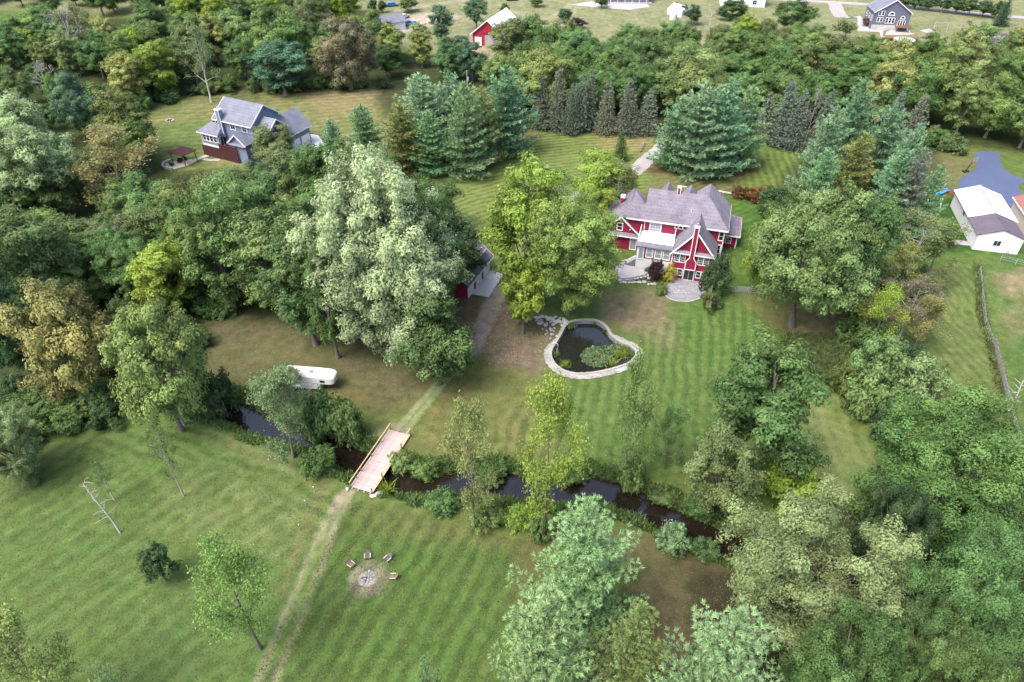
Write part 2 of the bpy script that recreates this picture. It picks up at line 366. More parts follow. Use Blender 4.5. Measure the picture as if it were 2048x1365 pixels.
# far yards and tracks
zone([(770, 62), (800, 35), (880, 22), (915, 35), (870, 52), (820, 62), (790, 72)], s2l(206, 186, 170), 2.5, .95, .1)
zone([(895, 95), (950, 70), (980, 85), (960, 120), (905, 125)], s2l(196, 170, 152), 2, .9, .2)
track([(1000, 10), (1080, 40), (1140, 10), (1170, -30)], s2l(186, 176, 146), .9, 1.0, .6)
track([(800, 20), (900, 5), (990, -10)], s2l(190, 172, 146), 1.5, 2.0, .6)
track([(1095, 70), (1140, 30), (1190, -10)], s2l(186, 178, 148), .8, 1.0, .5)
track([(1000, 580), (985, 610), (972, 640), (958, 668), (940, 700)], s2l(186, 172, 168), 1.0, .9, .85, .35)
# tracks by the bridge, dirt trail, bank edges
TR = s2l(186, 176, 148)
for off in (-1, 1):
    track([(694 + off * 8, 985), (668 + off * 9, 1030), (640 + off * 11, 1100), (600 + off * 14, 1200), (562 + off * 16, 1290), (525 + off * 18, 1380)], s2l(172, 164, 128), .28, .4, .9, .55)
    track([(800 + off * 10, 866), (828 + off * 9, 830), (858 + off * 8, 795), (885 + off * 7, 760)], s2l(180, 184, 138), .22, .35, .8, .4)
    track([(692 + off * 7, 990), (676 + off * 8, 1020)], s2l(170, 160, 134), .3, .3, .6, .3)
track([(640, 985), (600, 1080), (560, 1190)], s2l(136, 130, 84), .3, .5, .6, .5)
track([(420, 870), (540, 920), (650, 975)], s2l(142, 138, 90), .5, .8, .6, .5)
track([(640, 1095), (600, 1200), (560, 1300)], s2l(112, 140, 58), .5, .6, .6, .3)
zone([(760, 870), (790, 850), (810, 862), (790, 885)], s2l(164, 158, 130), .6, .7, .3)
# ash and gravel round the fire pit
fp = at(735, 1158); FIRE = fp
ang = np.linspace(0, 2 * math.pi, 24, endpoint=False)
zone(np.c_[fp[0] + 2.25 * np.cos(ang), fp[1] + 2.25 * np.sin(ang)], s2l(158, 148, 124), .45, .9, .15, .5, world=True)
# bare soil of the creek bed and banks
m = np.where((gyf < 100) & (gyf > 20))[0]; dc = dist_line(gxf[m], gyf[m], CREEK); wg = (1 - sstep(1.7, 2.7, dc + (n3[m] - .5)))[:, None]
gcol[m] = gcol[m] * (1 - wg) + s2l(66, 56, 40) * wg
gcol *= (.9 + .2 * n3)[:, None]
# mowing stripes
mow([(560, 1300), (700, 1000), (1060, 1080), (960, 1400), (480, 1400)], 66, 1.9, 1.0)
mow([(150, 900), (250, 850), (420, 855), (560, 910), (690, 985), (640, 1080), (560, 1010), (420, 930), (250, 930)], 0, 1.9, .7, 1.0, along=CREEK)
mow([(-100, 880), (400, 860), (680, 980), (560, 1250), (480, 1400), (-100, 1400)], 52, 2.0, .5)
mow([(950, 900), (1090, 760), (1320, 650), (1500, 600), (1570, 700), (1560, 950), (1100, 930)], 77, 1.7, .8)
mow([(1600, 790), (1690, 770), (1790, 900), (1720, 1000), (1600, 1000)], 84, 1.5, .35)
mow([(900, 400), (1090, 258), (1300, 268), (1310, 330), (1280, 400), (1100, 430), (960, 560), (910, 470)], 24, 1.55, 1.0, 1.0, bend=.006)
mow([(1310, 350), (1480, 370), (1480, 400), (1300, 400)], 30, 1.5, .8)
mow([(1480, 300), (1610, 300), (1610, 390), (1470, 385)], 82, 1.6, .9)
mow([(1440, 390), (1600, 385), (1600, 560), (1480, 570)], 35, 1.5, .5)
mow([(1850, 540), (1960, 520), (2010, 800), (1880, 800)], 95, 1.4, .5)
mow([(300, 230), (420, 185), (800, 175), (700, 330), (330, 345)], 12, 2.4, .5)
nx, ny = len(GX), len(GY)
idx = np.arange(nx * ny).reshape(ny, nx)
fq = np.stack([idx[:-1, :-1], idx[:-1, 1:], idx[1:, 1:], idx[1:, :-1]], -1).reshape(-1, 4)
def np_mesh(name, V, Fq, mats, tint=None, smooth=False):
    V = np.asarray(V, np.float32); k = Fq.shape[1]
    me = bpy.data.meshes.new(name); me.vertices.add(len(V)); me.vertices.foreach_set('co', V.ravel())
    me.loops.add(Fq.size); me.loops.foreach_set('vertex_index', Fq.ravel().astype(np.int32))
    me.polygons.add(len(Fq)); me.polygons.foreach_set('loop_start', np.arange(0, Fq.size, k, dtype=np.int32))
    try: me.polygons.foreach_set('loop_total', np.full(len(Fq), k, np.int32))
    except Exception: pass
    for m_ in mats: me.materials.append(m_)
    if tint is not None:
        a = me.attributes.new("tint", 'FLOAT_COLOR', 'POINT'); c = np.ones((len(V), 4), np.float32); c[:, :tint.shape[1]] = tint; a.data.foreach_set('color', c.ravel())
    if smooth: me.polygons.foreach_set('use_smooth', np.ones(len(Fq), bool))
    me.update(calc_edges=True); return me
def ground_mat():
    m = bpy.data.materials.new("grassland"); m.use_nodes = True; n = m.node_tree; p = n.nodes["Principled BSDF"]
    p.inputs["Roughness"].default_value = .95; p.inputs["Specular IOR Level"].default_value = .08
    def A(nm):
        a = n.nodes.new("ShaderNodeAttribute"); a.attribute_name = nm; return a
    tc = n.nodes.new("ShaderNodeTexCoord")
    def N(s, d=5, r=.6):
        t = n.nodes.new("ShaderNodeTexNoise"); t.inputs["Scale"].default_value = s; t.inputs["Detail"].default_value = d; t.inputs["Roughness"].default_value = r
        n.links.new(tc.outputs["Object"], t.inputs["Vector"]); return t.outputs[0]
    def M(op, a, b=None):
        k = n.nodes.new("ShaderNodeMath"); k.operation = op
        for i, q in enumerate((a, b)):
            if q is None: continue
            if isinstance(q, (int, float)): k.inputs[i].default_value = q
            else: n.links.new(q, k.inputs[i])
        return k.outputs[0]
    def MR(v, a, b, c, d):
        r = n.nodes.new("ShaderNodeMapRange"); n.links.new(v, r.inputs[0])
        for i, q in zip((1, 2, 3, 4), (a, b, c, d)): r.inputs[i].default_value = q
        return r.outputs[0]
    ph = M('ADD', A("phase").outputs["Fac"], M('MULTIPLY', M('SUBTRACT', N(.25, 3), .5), 1.1))
    sn = M('SINE', M('MULTIPLY', ph, 2 * math.pi))
    st = M('MULTIPLY', M('MULTIPLY', MR(sn, -.6, .6, -1, 1), A("stripe").outputs["Fac"]), MR(N(.12, 3), .3, .6, .4, 1.0))
    fine = MR(N(5.0, 6, .75), .3, .7, -1, 1); mid = MR(N(.8, 5, .65), .32, .68, -1, 1)
    val = M('ADD', 1.0, M('ADD', M('MULTIPLY', fine, .36), M('ADD', M('MULTIPLY', mid, .22), M('MULTIPLY', st, .22))))
    hv = n.nodes.new("ShaderNodeVectorMath"); hv.operation = 'SCALE'; n.links.new(A("col").outputs["Color"], hv.inputs[0]); n.links.new(val, hv.inputs["Scale"])
    # dry blades between the green ones: shift of hue, patchy
    mx = n.nodes.new("ShaderNodeMix"); mx.data_type = 'RGBA'; mx.blend_type = 'MULTIPLY'; mx.inputs[7].default_value = (1.14, 1.03, .95, 1)
    fac = M('MULTIPLY', MR(M('ADD', M('MULTIPLY', N(1.7, 6, .7), .6), M('MULTIPLY', N(.22, 4), .4)), .42, .62, 0, 1), 1.0)
    n.links.new(M('MAXIMUM', M('MINIMUM', M('ADD', M('MULTIPLY', fac, .75), M('MULTIPLY', st, .25)), 1.0), 0.0), mx.inputs[0]); n.links.new(hv.outputs[0], mx.inputs[6])
    mg = n.nodes.new("ShaderNodeMix"); mg.data_type = 'RGBA'; mg.blend_type = 'MULTIPLY'; mg.inputs[7].default_value = (.70, .90, .72, 1)
    n.links.new(MR(N(.5, 6, .7), .5, .64, 0, .9), mg.inputs[0]); n.links.new(mx.outputs[2], mg.inputs[6])
    n.links.new(mg.outputs[2], p.inputs["Base Color"])
    b = n.nodes.new("ShaderNodeBump"); b.inputs["Strength"].default_value = .7; b.inputs["Distance"].default_value = .06
    n.links.new(M('ADD', N(9, 6, .8), M('MULTIPLY', N(2.2, 4), .8)), b.inputs["Height"]); n.links.new(b.outputs[0], p.inputs["Normal"]); return m
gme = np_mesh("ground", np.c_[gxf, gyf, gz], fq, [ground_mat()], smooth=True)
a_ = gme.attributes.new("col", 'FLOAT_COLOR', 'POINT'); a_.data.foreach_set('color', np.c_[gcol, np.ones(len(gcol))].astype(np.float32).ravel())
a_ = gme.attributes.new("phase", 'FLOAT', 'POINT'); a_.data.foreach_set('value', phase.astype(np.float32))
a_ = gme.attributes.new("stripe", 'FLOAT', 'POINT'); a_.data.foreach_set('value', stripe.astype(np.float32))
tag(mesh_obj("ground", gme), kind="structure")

def sheet(name, P, z, m, kind="structure", thick=.0, lift=.03):
    mb = MB(); c = [(p[0], p[1], z + lift) for p in P]
    if thick: mb.prism([(x, y, zz - thick) for x, y, zz in c], (0, 0, thick))
    else: mb.poly(c)
    return tag(mb.build(name, m), kind=kind)
def ribbon(name, pts, hw, m, lift=.03, n=6):
    P = smooth_line([at(*p)[:2] for p in pts], n); V = []; Fc = []
    hw = np.interp(np.linspace(0, 1, len(P)), np.linspace(0, 1, len(hw)), hw) if hasattr(hw, '__len__') else np.full(len(P), hw)
    for i, p in enumerate(P):
        d = P[min(i + 1, len(P) - 1)] - P[max(i - 1, 0)]; d = d / np.linalg.norm(d); nn = np.array([-d[1], d[0]])
        for s in (-1, -.33, .33, 1):
            q = p + nn * hw[i] * s * (1 + .06 * math.sin(i * 2.1 + s)); V.append((q[0], q[1], hz(*q) + lift))
    for i in range(len(P) - 1):
        for k in range(3): Fc.append((i * 4 + k, i * 4 + k + 1, i * 4 + 5 + k, i * 4 + 4 + k))
    mb = MB(); mb.v = V; mb.f = Fc; return tag(mb.build(name, m), kind="structure")
# water
def water_mat(name, col, rough=.04):
    m = bpy.data.materials.new(name); m.use_nodes = True; n = m.node_tree; p = n.nodes["Principled BSDF"]
    p.inputs["Base Color"].default_value = (*col, 1); p.inputs["Roughness"].default_value = rough; p.inputs["IOR"].default_value = 1.36; p.inputs["Specular IOR Level"].default_value = 1.0
    tc = n.nodes.new("ShaderNodeTexCoord"); t = n.nodes.new("ShaderNodeTexNoise"); t.inputs["Scale"].default_value = 2.2; t.inputs["Detail"].default_value = 3
    n.links.new(tc.outputs["Object"], t.inputs["Vector"]); b = n.nodes.new("ShaderNodeBump"); b.inputs["Strength"].default_value = .12; b.inputs["Distance"].default_value = .05
    n.links.new(t.outputs[0], b.inputs["Height"]); n.links.new(b.outputs[0], p.inputs["Normal"]); return m
mb = MB()
for i, p in enumerate(CREEK):
    d = CREEK[min(i + 1, len(CREEK) - 1)] - CREEK[max(i - 1, 0)]; d = d / np.linalg.norm(d); q = np.array([-d[1], d[0]]) * 3.0
    mb.v += [(p[0] - q[0], p[1] - q[1], -.75), (p[0] + q[0], p[1] + q[1], -.75)]
    if i: k = 2 * i; mb.f.append((k - 2, k - 1, k + 1, k))
tag(mb.build("creek_water", water_mat("creek", (.010, .007, .005), .015)), kind="structure")
sheet("pond_water", POND + (POND - POND.mean(0)) * .02, -.55, water_mat("pond", (.012, .014, .011)), lift=0)
# drives and pads
def Zp(x0, y0, s): return lambda *a: [(x0 + x / s, y0 + y / s) for x, y in a]
zb = Zp(1850, 290, 5.46)
sheet("asphalt_driveway", smooth_loop(P2(zb((555, 85), (560, 180), (552, 260), (480, 312), (400, 370), (350, 470), (328, 560), (325, 650), (380, 720), (700, 720), (1000, 690), (1110, 650), (1105, 600), (1030, 500), (1045, 430), (1150, 390), (1081, 372), (960, 330), (845, 250), (815, 140), (805, 85))), 3), 2.0, ASPH)
ribbon("gravel_driveway", [(1330, 285), (1318, 300), (1296, 318), (1265, 345), (1215, 372), (1150, 400), (1090, 440), (1050, 480)], [1.7, 1.7, 1.8, 1.8, 1.7, 2.2, 2.0, 1.4], GRAV)
zg = Zp(900, 460, 6.206)
sheet("garage_apron", P2(zg((492, 508), (668, 552), (480, 838), (265, 800))), 0.0, mat("bright_concrete", (.42, .40, .40), .85, .2, .12, 1), thick=.2, lift=.1)
ribbon("woodland_track", [(520, -30), (535, 10), (545, 30), (560, 48), (590, 60)], [2, 2, 2, 1.6, 1.2], DIRT)
ribbon("far_road", [(1500, -4), (1680, 6), (1800, 14), (1900, 23), (2048, 36), (2200, 50)], 2.0, GRAV, lift=.05)
ribbon("far_asphalt_drive", [(1668, 5), (1676, 25), (1684, 36)], [2.5, 2.5, 2.5], GRAV, lift=.06)
# ---------------------------------------------------------------- building kit
_win = {}
def window(parent, u, v, w, wd, ht, rz=0.0, cols=1, rows=2, frame=.14, glass=None, name="window", deep=.07):
    """window whose lower middle is at (u, v, w); faces -v before turning by rz; trim, muntins and pane"""
    key = (round(wd, 2), round(ht, 2), cols, rows, frame, (glass or GLASS).name, name)
    if key not in _win:
        a = MB(); h = wd / 2
        a.box(-h - frame, -h, -deep, 0, -frame, ht + frame); a.box(h, h + frame, -deep, 0, -frame, ht + frame)
        a.box(-h, h, -deep, 0, ht, ht + frame); a.box(-h, h, -deep - .03, 0, -frame, 0)
        m = MB(); t = .035
        for i in range(1, cols): x = -h + wd * i / cols; m.box(x - t / 2, x + t / 2, -deep + .005, -.02, 0, ht)
        for j in range(1, rows): z = ht * j / rows; m.box(-h, h, -deep + .012, -.02, z - t / 2, z + t / 2)
        p = MB().box(-h, h, -.022, .004, 0, ht)
        _win[key] = (a.mesh(name, WHITE), m.mesh("muntin", WHITE) if m.v else None, p.mesh("pane", glass or GLASS))
    A, M_, P_ = _win[key]
    o = mesh_obj(name, A, parent, (u, v, w), rz)
    mesh_obj("pane", P_, o)
    if M_: mesh_obj("muntin", M_, o)
    return o
def gable_wall(mb, u0, u1, v0, v1, w0, we, wp):          # gable facing -v/+v
    return mb.prism([(u0, v0, w0), (u1, v0, w0), (u1, v0, we), ((u0 + u1) / 2, v0, wp), (u0, v0, we)], (0, v1 - v0, 0))
def gable_roof(e, u0, u1, v0, v1, we, wp, m, th=.16, oh=.4, name="roof", trim=True, back=None):
    c = (u0 + u1) / 2; sl = (wp - we) / (c - u0); du = oh; vb = back if back is not None else v1
    for s, ue in ((-1, u0 - du), (1, u1 + du)):
        wl = we - sl * du
        mb = MB().slab([(c, v0 - oh, wp + .1), (c, vb, wp + .1), (ue, v1, wl + .1), (ue, v0 - oh, wl + .1)], th)
        r = mb.build(name, m, e)
        if trim: MB().bar((c, v0 - oh - .03, wp - .02), (ue, v0 - oh - .03, wl - .02), .06, .24).build("rake_board", WHITE, r)
# ---------------------------------------------------------------- the red farmhouse
hb = empty("farmhouse", (HO[0], HO[1], 0), HA, "large crimson farmhouse with white trim and mauve shingle roof", "house")
MB().box(-6.1, 7.5, 5.0, 14.0, .2, 7.95).build("wall", RED, hb)
MB().prism([(-6.1, 5.0, 7.9), (-6.1, 14, 7.9), (-6.1, 9.4, 11.1)], (9, 0, 0)).build("gable_wall", RED, hb)
MB().prism([(.6, 13.8, 7.9), (7.2, 13.8, 7.9), (3.85, 13.8, 11.1)], (0, -3, 0)).build("gable_wall", RED, hb)
rf = MB().slab([(-6.35, 4.4, 7.95), (7.95, 4.4, 7.95), (3.85, 9.4, 11.45), (-6.35, 9.4, 11.45)], .18).build("roof", ROOF, hb)
MB().box(-6.4, 7.98, 4.33, 4.41, 7.62, 7.9).build("fascia", WHITE, rf)
MB().slab([(3.85, 9.4, 11.45), (3.85, 14.3, 11.45), (7.95, 14.3, 7.95), (7.95, 4.4, 7.95)], .18).build("roof", ROOF, hb)
MB().box(7.93, 8.0, 4.4, 14.3, 7.62, 7.9).build("fascia", WHITE, hb)
MB().slab([(-6.35, 9.4, 11.44), (3.85, 9.4, 11.44), (3.85, 14.4, 7.9), (-6.35, 14.4, 7.9)], .18).build("roof", ROOF, hb)
MB().slab([(3.85, 9.5, 11.43), (3.85, 14.3, 11.43), (-.3, 14.3, 7.9), (-.3, 12, 7.9)], .18).build("roof", ROOF, hb)
for uc in (-3.3, .6):                                     # gabled dormers on the far slope, only their tips show
    d_ = MB(); gable_wall(d_, uc - .9, uc + .9, 12.6, 13.2, 8.6, 9.9, 11.0).build("dormer", RED, hb)
    for s in (-1, 1): MB().slab([(uc, 9.6, 11.15), (uc, 13.5, 11.15), (uc + s * 1.2, 13.5, 9.7), (uc + s * 1.2, 11.4, 9.7)], .12).build("dormer_roof", ROOF, hb)
# left wing
MB().box(-12.8, -6.1, 6.2, 12.2, .8, 6.7).build("wall", RED, hb)
MB().slab([(-9.0, 4.4, 7.92), (-6.3, 4.4, 7.92), (-6.3, 7.0, 9.75), (-9.0, 7.0, 9.75)], .16).build("roof", ROOF, hb)
MB().box(-9.2, -6.42, 4.36, 4.43, 7.6, 7.86).build("fascia", WHITE, hb)
MB().box(-9.0, -6.1, 4.98, 6.2, 1.2, 7.8).build("wall", RED, hb)
MB().slab([(-9.0, 7.0, 9.76), (-9.0, 12.4, 9.76), (-13.3, 12.4, 6.6), (-13.3, 5.9, 6.6)], .16).build("roof", ROOF, hb)
MB().slab([(-9.0, 7.0, 9.76), (-9.0, 12.4, 9.76), (-6.2, 12.4, 7.7), (-6.2, 7.0, 9.4)], .16).build("roof", ROOF, hb)
MB().slab([(-9.0, 7.0, 9.74), (-13.3, 5.9, 6.6), (-9.0, 4.4, 7.9)], .16).build("roof", ROOF, hb)
MB().prism([(-12.8, 12.1, 6.6), (-6.1, 12.1, 6.6), (-6.1, 12.1, 7.7), (-9, 12.1, 9.55)], (0, -2, 0)).build("gable_wall", RED, hb)
MB().box(-13.33, -13.25, 5.9, 12.4, 6.25, 6.55).build("fascia", WHITE, hb)
MB().bar((-12.9, 5.8, 1.0), (-12.9, 5.8, 6.3), .16).build("corner_board", WHITE, hb)
ch = MB().box(-10.9, -10.3, 8.2, 8.9, 7.6, 9.5).build("chimney", RED, hb); MB().box(-10.98, -10.22, 8.12, 8.98, 9.5, 9.9).build("cap", WHITE, ch)
g_ = MB(); gable_wall(g_, -13.2, -6.9, 5.02, 8.5, 1.0, 4.85, 7.65).build("gable_wall", RED, hb)
gable_roof(hb, -13.2, -6.9, 5.02, 8.2, 4.85, 7.65, ROOF, back=9.2)
MB().slab([(-13.2, 5.0, 4.6), (-6.8, 5.0, 4.6), (-6.8, 4.35, 4.25), (-13.2, 4.35, 4.25)], .12).build("pent_roof", ROOF, hb)
MB().box(-13.2, -6.8, 4.3, 4.36, 4.0, 4.2).build("fascia", WHITE, hb)
window(hb, -10.2, 5.0, 5.0, .8, 1.25, 0, 1, 2)
window(hb, -7.55, 5.0, 1.5, .95, 2.1, 0, 1, 1, glass=GLASS2, name="door")
MB().box(-8.45, -8.3, 4.85, 5.0, 5.2, 5.4).build("wall_lamp", WHITE, hb)
# sunroom with flat roof deck
MB().box(-6.25, -.36, .35, 4.95, .2, 5.25).build("wall", RED, hb)
MB().box(-6.32, -.38, .27, .345, .3, 2.75).build("foundation_wall", WSTUCCO, hb)
MB().box(-6.34, -6.255, .3, 4.9, .3, 5.1).build("side_wall", WSTUCCO, hb)
MB().box(-6.3, -.38, .29, .345, 4.92, 5.18).build("frieze", WHITE, hb)
dk = MB().box(-6.5, -.42, 1.0, 4.96, 5.26, 5.56).build("roof_deck", MEMB, hb)
MB().slab([(-6.6, 1.0, 5.55), (-.42, 1.0, 5.55), (-.42, -.05, 5.2), (-6.6, -.05, 5.2)], .1).build("pent_roof", ROOF, hb)
for u0, v0 in ((-6.5, 1.2), (-.62, 3.2)):
    MB().prism([(u0, v0, 5.56), (u0, 4.95, 5.56), (u0, 4.95, 6.75), (u0, v0, 5.75)], (.1, 0, 0)).build("parapet", WHITE, dk)
window(hb, -5.62, .27, 2.72, .74, 2.0, 0, 1, 1, glass=GLASS2, name="door")
MB().box(-6.25, -5.1, .262, .30, 2.6, 5.0).build("door_surround", WHITE, hb)
for uc, wd in ((-4.18, .95), (-2.72, .95), (-1.32, .95)): window(hb, uc, .335, 3.2, wd, 1.6, 0, 1, 2, .16, glass=GLASS2)
MB().box(-.42, -.3, -.02, .34, .3, 5.2).build("corner_board", WHITE, hb)
window(hb, -4.1, 5.0, 5.62, 1.7, 2.0, 0, 4, 4, .2, glass=GLASS2, name="french_door")
for uc in (-.55, .15, .85): window(hb, uc, 5.0, 6.85, .46, .62, 0, 1, 1, .12)
window(hb, 7.0, 5.0, 5.7, .62, 1.5, 0, 1, 2); window(hb, 7.02, 5.0, 3.2, .4, 1.5, 0, 1, 2)
for u0 in (-6.05, 7.38): MB().box(u0, u0 + .14, 4.93, 5.0, .5, 7.9).build("corner_board", WHITE, hb)
# front bay with the outside chimney
MB().box(-.3, 6.35, 0.0, 4.99, -.4, 5.3).build("wall", RED, hb)
g_ = MB(); gable_wall(g_, -.3, 6.35, .006, 4.5, 5.28, 5.3, 9.45).build("gable_wall", RED, hb)
gable_roof(hb, -.3, 6.35, .0, 5.0, 5.3, 9.45, ROOF, back=7.3, oh=.42)
for a, b in ((-.5, 2.45), (3.3, 6.6)):
    MB().slab([(a, .0, 5.62), (b, .0, 5.62), (b, -.5, 5.3), (a, -.5, 5.3)], .1).build("pent_roof", ROOF, hb)
    MB().box(a, b, -.54, -.49, 5.1, 5.28).build("fascia", WHITE, hb)
for u0 in (-.36, 6.27): MB().box(u0, u0 + .14, -.06, .12, -.2, 5.2).build("corner_board", WHITE, hb)
pts = [(2.0, 2.35), (3.7, 2.35), (3.7, 3.9), (3.2, 4.6), (3.2, 10.3), (2.5, 10.3), (2.5, 4.6), (2.0, 3.9)]
chm = MB().prism([(x, -.5, z) for x, z in pts], (0, .5, 0)).build("chimney", RED, hb)
t_ = MB()
for i in range(8):
    a, b = pts[i], pts[(i + 1) % 8]; t_.bar((a[0], -.53, a[1]), (b[0], -.53, b[1]), .13, .09, up=(0, 1, 0))
t_.build("trim", WHITE, chm); MB().box(2.42, 3.28, -.6, .1, 10.3, 10.5).build("cap", WHITE, chm); MB().tube([(2.85, -.25, 10.5), (2.85, -.25, 11.0)], .14).build("flue", PALE, chm)
for uc in (.92, 4.82):
    for k in (-.46, .46): window(hb, uc + k, -.0, 3.35, .72, 1.65, 0, 3, 4, .1)
    for k in (-.42, .42): window(hb, uc + k - .02, -.0, .78, .66, 1.15, 0, 1, 2, .1)
sl_ = window(hb, 2.82, -.0, .08, 1.6, 1.95, 0, 2, 1, .14, name="sliding_door")
# right wing, ridge chimney, roof fittings, air conditioner
MB().box(7.5, 9.9, 9.6, 16, .6, 4.75).build("wall", RED, hb)
MB().slab([(7.5, 9.1, 5.15), (7.5, 16.4, 5.15), (10.35, 16.4, 4.65), (10.35, 9.1, 4.65)], .15).build("roof", ROOF, hb)
MB().box(7.52, 10.35, 9.04, 9.1, 4.4, 4.68).build("fascia", WHITE, hb); MB().box(10.33, 10.4, 9.1, 16.4, 4.35, 4.6).build("fascia", WHITE, hb)
window(hb, 8.5, 9.6, 2.9, .8, .9, 0, 2, 2); MB().box(9.78, 9.96, 9.52, 9.6, .8, 4.6).build("corner_board", WHITE, hb)
ch = MB().box(-1.5, -.95, 9.0, 9.7, 10.6, 12.3).build("chimney", RED, hb); t_ = MB()
for u0 in (-1.53, -1.03): t_.box(u0, u0 + .11, 8.95, 9.0, 10.6, 12.3)
t_.box(-1.58, -.87, 8.92, 9.78, 12.3, 12.45); t_.build("trim", WHITE, ch)
t_ = MB().tube([(-.4, 9.5, 11.3), (-.4, 9.5, 12.6)], .03); t_.box(-.9, .1, 9.48, 9.52, 12.2, 12.25); t_.box(-.75, -.05, 9.3, 9.7, 12.45, 12.5); t_.build("antenna", GALV, hb)
MB().tube([(1.4, 6.5, 9.3), (1.4, 6.5, 9.85)], .09).build("vent_pipe", WHITE, hb)
t_ = MB().box(7.9, 8.8, 7.0, 7.8, .9, 1.9).build("air_conditioner", GALV, hb); MB().tube([(8.35, 7.4, 1.9), (8.35, 7.4, 1.96)], .32, 14).build("fan_grille", BLACK, t_)
def hloc(u, v, w): p = HO + HEU * u + HEV * v; return (p[0], p[1], w)
# steps with white rail, pads, boulder wall
st = empty("porch_steps", hloc(-6.4, 1.0, .8), HA, "white railed steps at the sunroom's left side", "steps")
for i in range(5): MB().box(-1.6 + i * .28, -.02, -.6, .7, 0, .3 + i * .3).build("step", CONC, st)
r_ = MB().bar((-1.75, -.62, .95), (-.05, -.62, 2.2), .09); r_.bar((-1.75, -.62, .35), (-.05, -.62, 1.6), .07)
for i in range(9): x = -1.7 + i * .2; r_.bar((x, -.62, .3 + (x + 1.75) * .735), (x, -.62, .95 + (x + 1.75) * .735), .04)
r_.bar((-1.75, -.62, 0), (-1.75, -.62, 1.25), .13); r_.build("railing", WHITE, st)
zp = Zp(1180, 480, 8.533)
PADP = [flat_at(*p, .88)[:2] for p in zp((770, 470), (1030, 520), (940, 590), (700, 640), (540, 655), (430, 600), (350, 480), (420, 380), (640, 330))]
tag(MB().prism([(x, y, -.2) for x, y in PADP], (0, 0, 1.06)).build("concrete_pad", CONC), kind="structure")
PAT = [at(*p)[:2] for p in zp((1378, 640), (1900, 710), (1950, 860), (1960, 930), (1880, 1000), (1700, 1055), (1500, 1050), (1380, 1020), (1290, 960), (1270, 900), (1330, 760))]
PATs = smooth_loop(PAT, 3)
po = sheet("stone_patio", PATs, 0.0, mat("patio_mortar", (.17, .165, .17), .9, .15, .2, 4), thick=.2, lift=.06)
rs = random.Random(4); lo = PATs.min(0); hi = PATs.max(0); fl = MB(); y = lo[1]
while y < hi[1]:
    rowh = rs.uniform(.35, .6); x = lo[0] + rs.uniform(-.4, 0)
    while x < hi[0]:
        wd = rs.uniform(.45, .95); cx_, cy_ = x + wd / 2, y + rowh / 2
        if sdist(np.array([cx_]), np.array([cy_]), PATs)[0] < -.25:
            q = [(x + .03 + rs.uniform(0, .06), y + .03 + rs.uniform(0, .06)), (x + wd - .03 - rs.uniform(0, .06), y + .03 + rs.uniform(0, .06)), (x + wd - .03 - rs.uniform(0, .06), y + rowh - .03 - rs.uniform(0, .06)), (x + .03 + rs.uniform(0, .06), y + rowh - .03 - rs.uniform(0, .06))]
            fl.prism([(a, b, .055) for a, b in q], (0, 0, rs.uniform(.02, .045)))
        x += wd
    y += rowh
fo = fl.build("flagstone", mat("flagstone", (.215, .21, .23), .85, .2, .32, 1.6, .3, 8), po); fo["kind"] = "stuff"
ed = MB()
for i in range(len(PATs)):
    a, b = PATs[i], PATs[(i + 1) % len(PATs)]
    if min(a[1], b[1]) < PATs[:, 1].mean(): ed.bar((a[0], a[1], .07), (b[0], b[1], .07), .22, .1)
ed.build("edging", PALE, po)
def rock(seed, s, flat=.65):
    import bmesh
    rr = random.Random(seed); bm = bmesh.new(); bmesh.ops.create_icosphere(bm, subdivisions=2, radius=1)
    ax = [Vector((rr.gauss(0, 1), rr.gauss(0, 1), rr.gauss(0, 1))).normalized() for _ in range(9)]; of = [rr.uniform(.62, .92) for _ in ax]
    for v in bm.verts:
        for a, o in zip(ax, of):
            d = v.co.dot(a)
            if d > o: v.co -= a * (d - o)
        v.co = Vector((v.co.x * s * rr.uniform(.98, 1.02), v.co.y * s * .8, v.co.z * s * flat))
    me = bpy.data.meshes.new("boulder"); bm.to_mesh(me); bm.free(); me.materials.append(STONE); return me
ROCKS = [rock(i, 1.0, .5 + .1 * (i % 3)) for i in range(6)]
bw = empty("boulder_retaining_wall", tuple(at(*zp((850, 720))[0])), 0, "rough stone retaining bank below the concrete pad", "stone wall")
bi = Matrix.Translation(bw.location).inverted()
rs = random.Random(9)
for row, (py, n, z) in enumerate(((745, 13, .12), (700, 12, .45), (655, 11, .75))):
    for i in range(n):
        t = (i + rs.uniform(.2, .8)) / n; px = 500 + t * 620 + row * 12; yy = py - 20 + 40 * t * (1 - t) - (t * 90 if row else t * 20) + (45 if t > .75 else 0)
        p = flat_at(1180 + px / 8.533, 480 + yy / 8.533, z); o = mesh_obj("stone", ROCKS[rs.randrange(6)], bw, bi @ Vector((p[0], p[1], z)), rs.uniform(0, 6)); s = rs.uniform(.26, .42); o.scale = (s * 1.2, s, s)
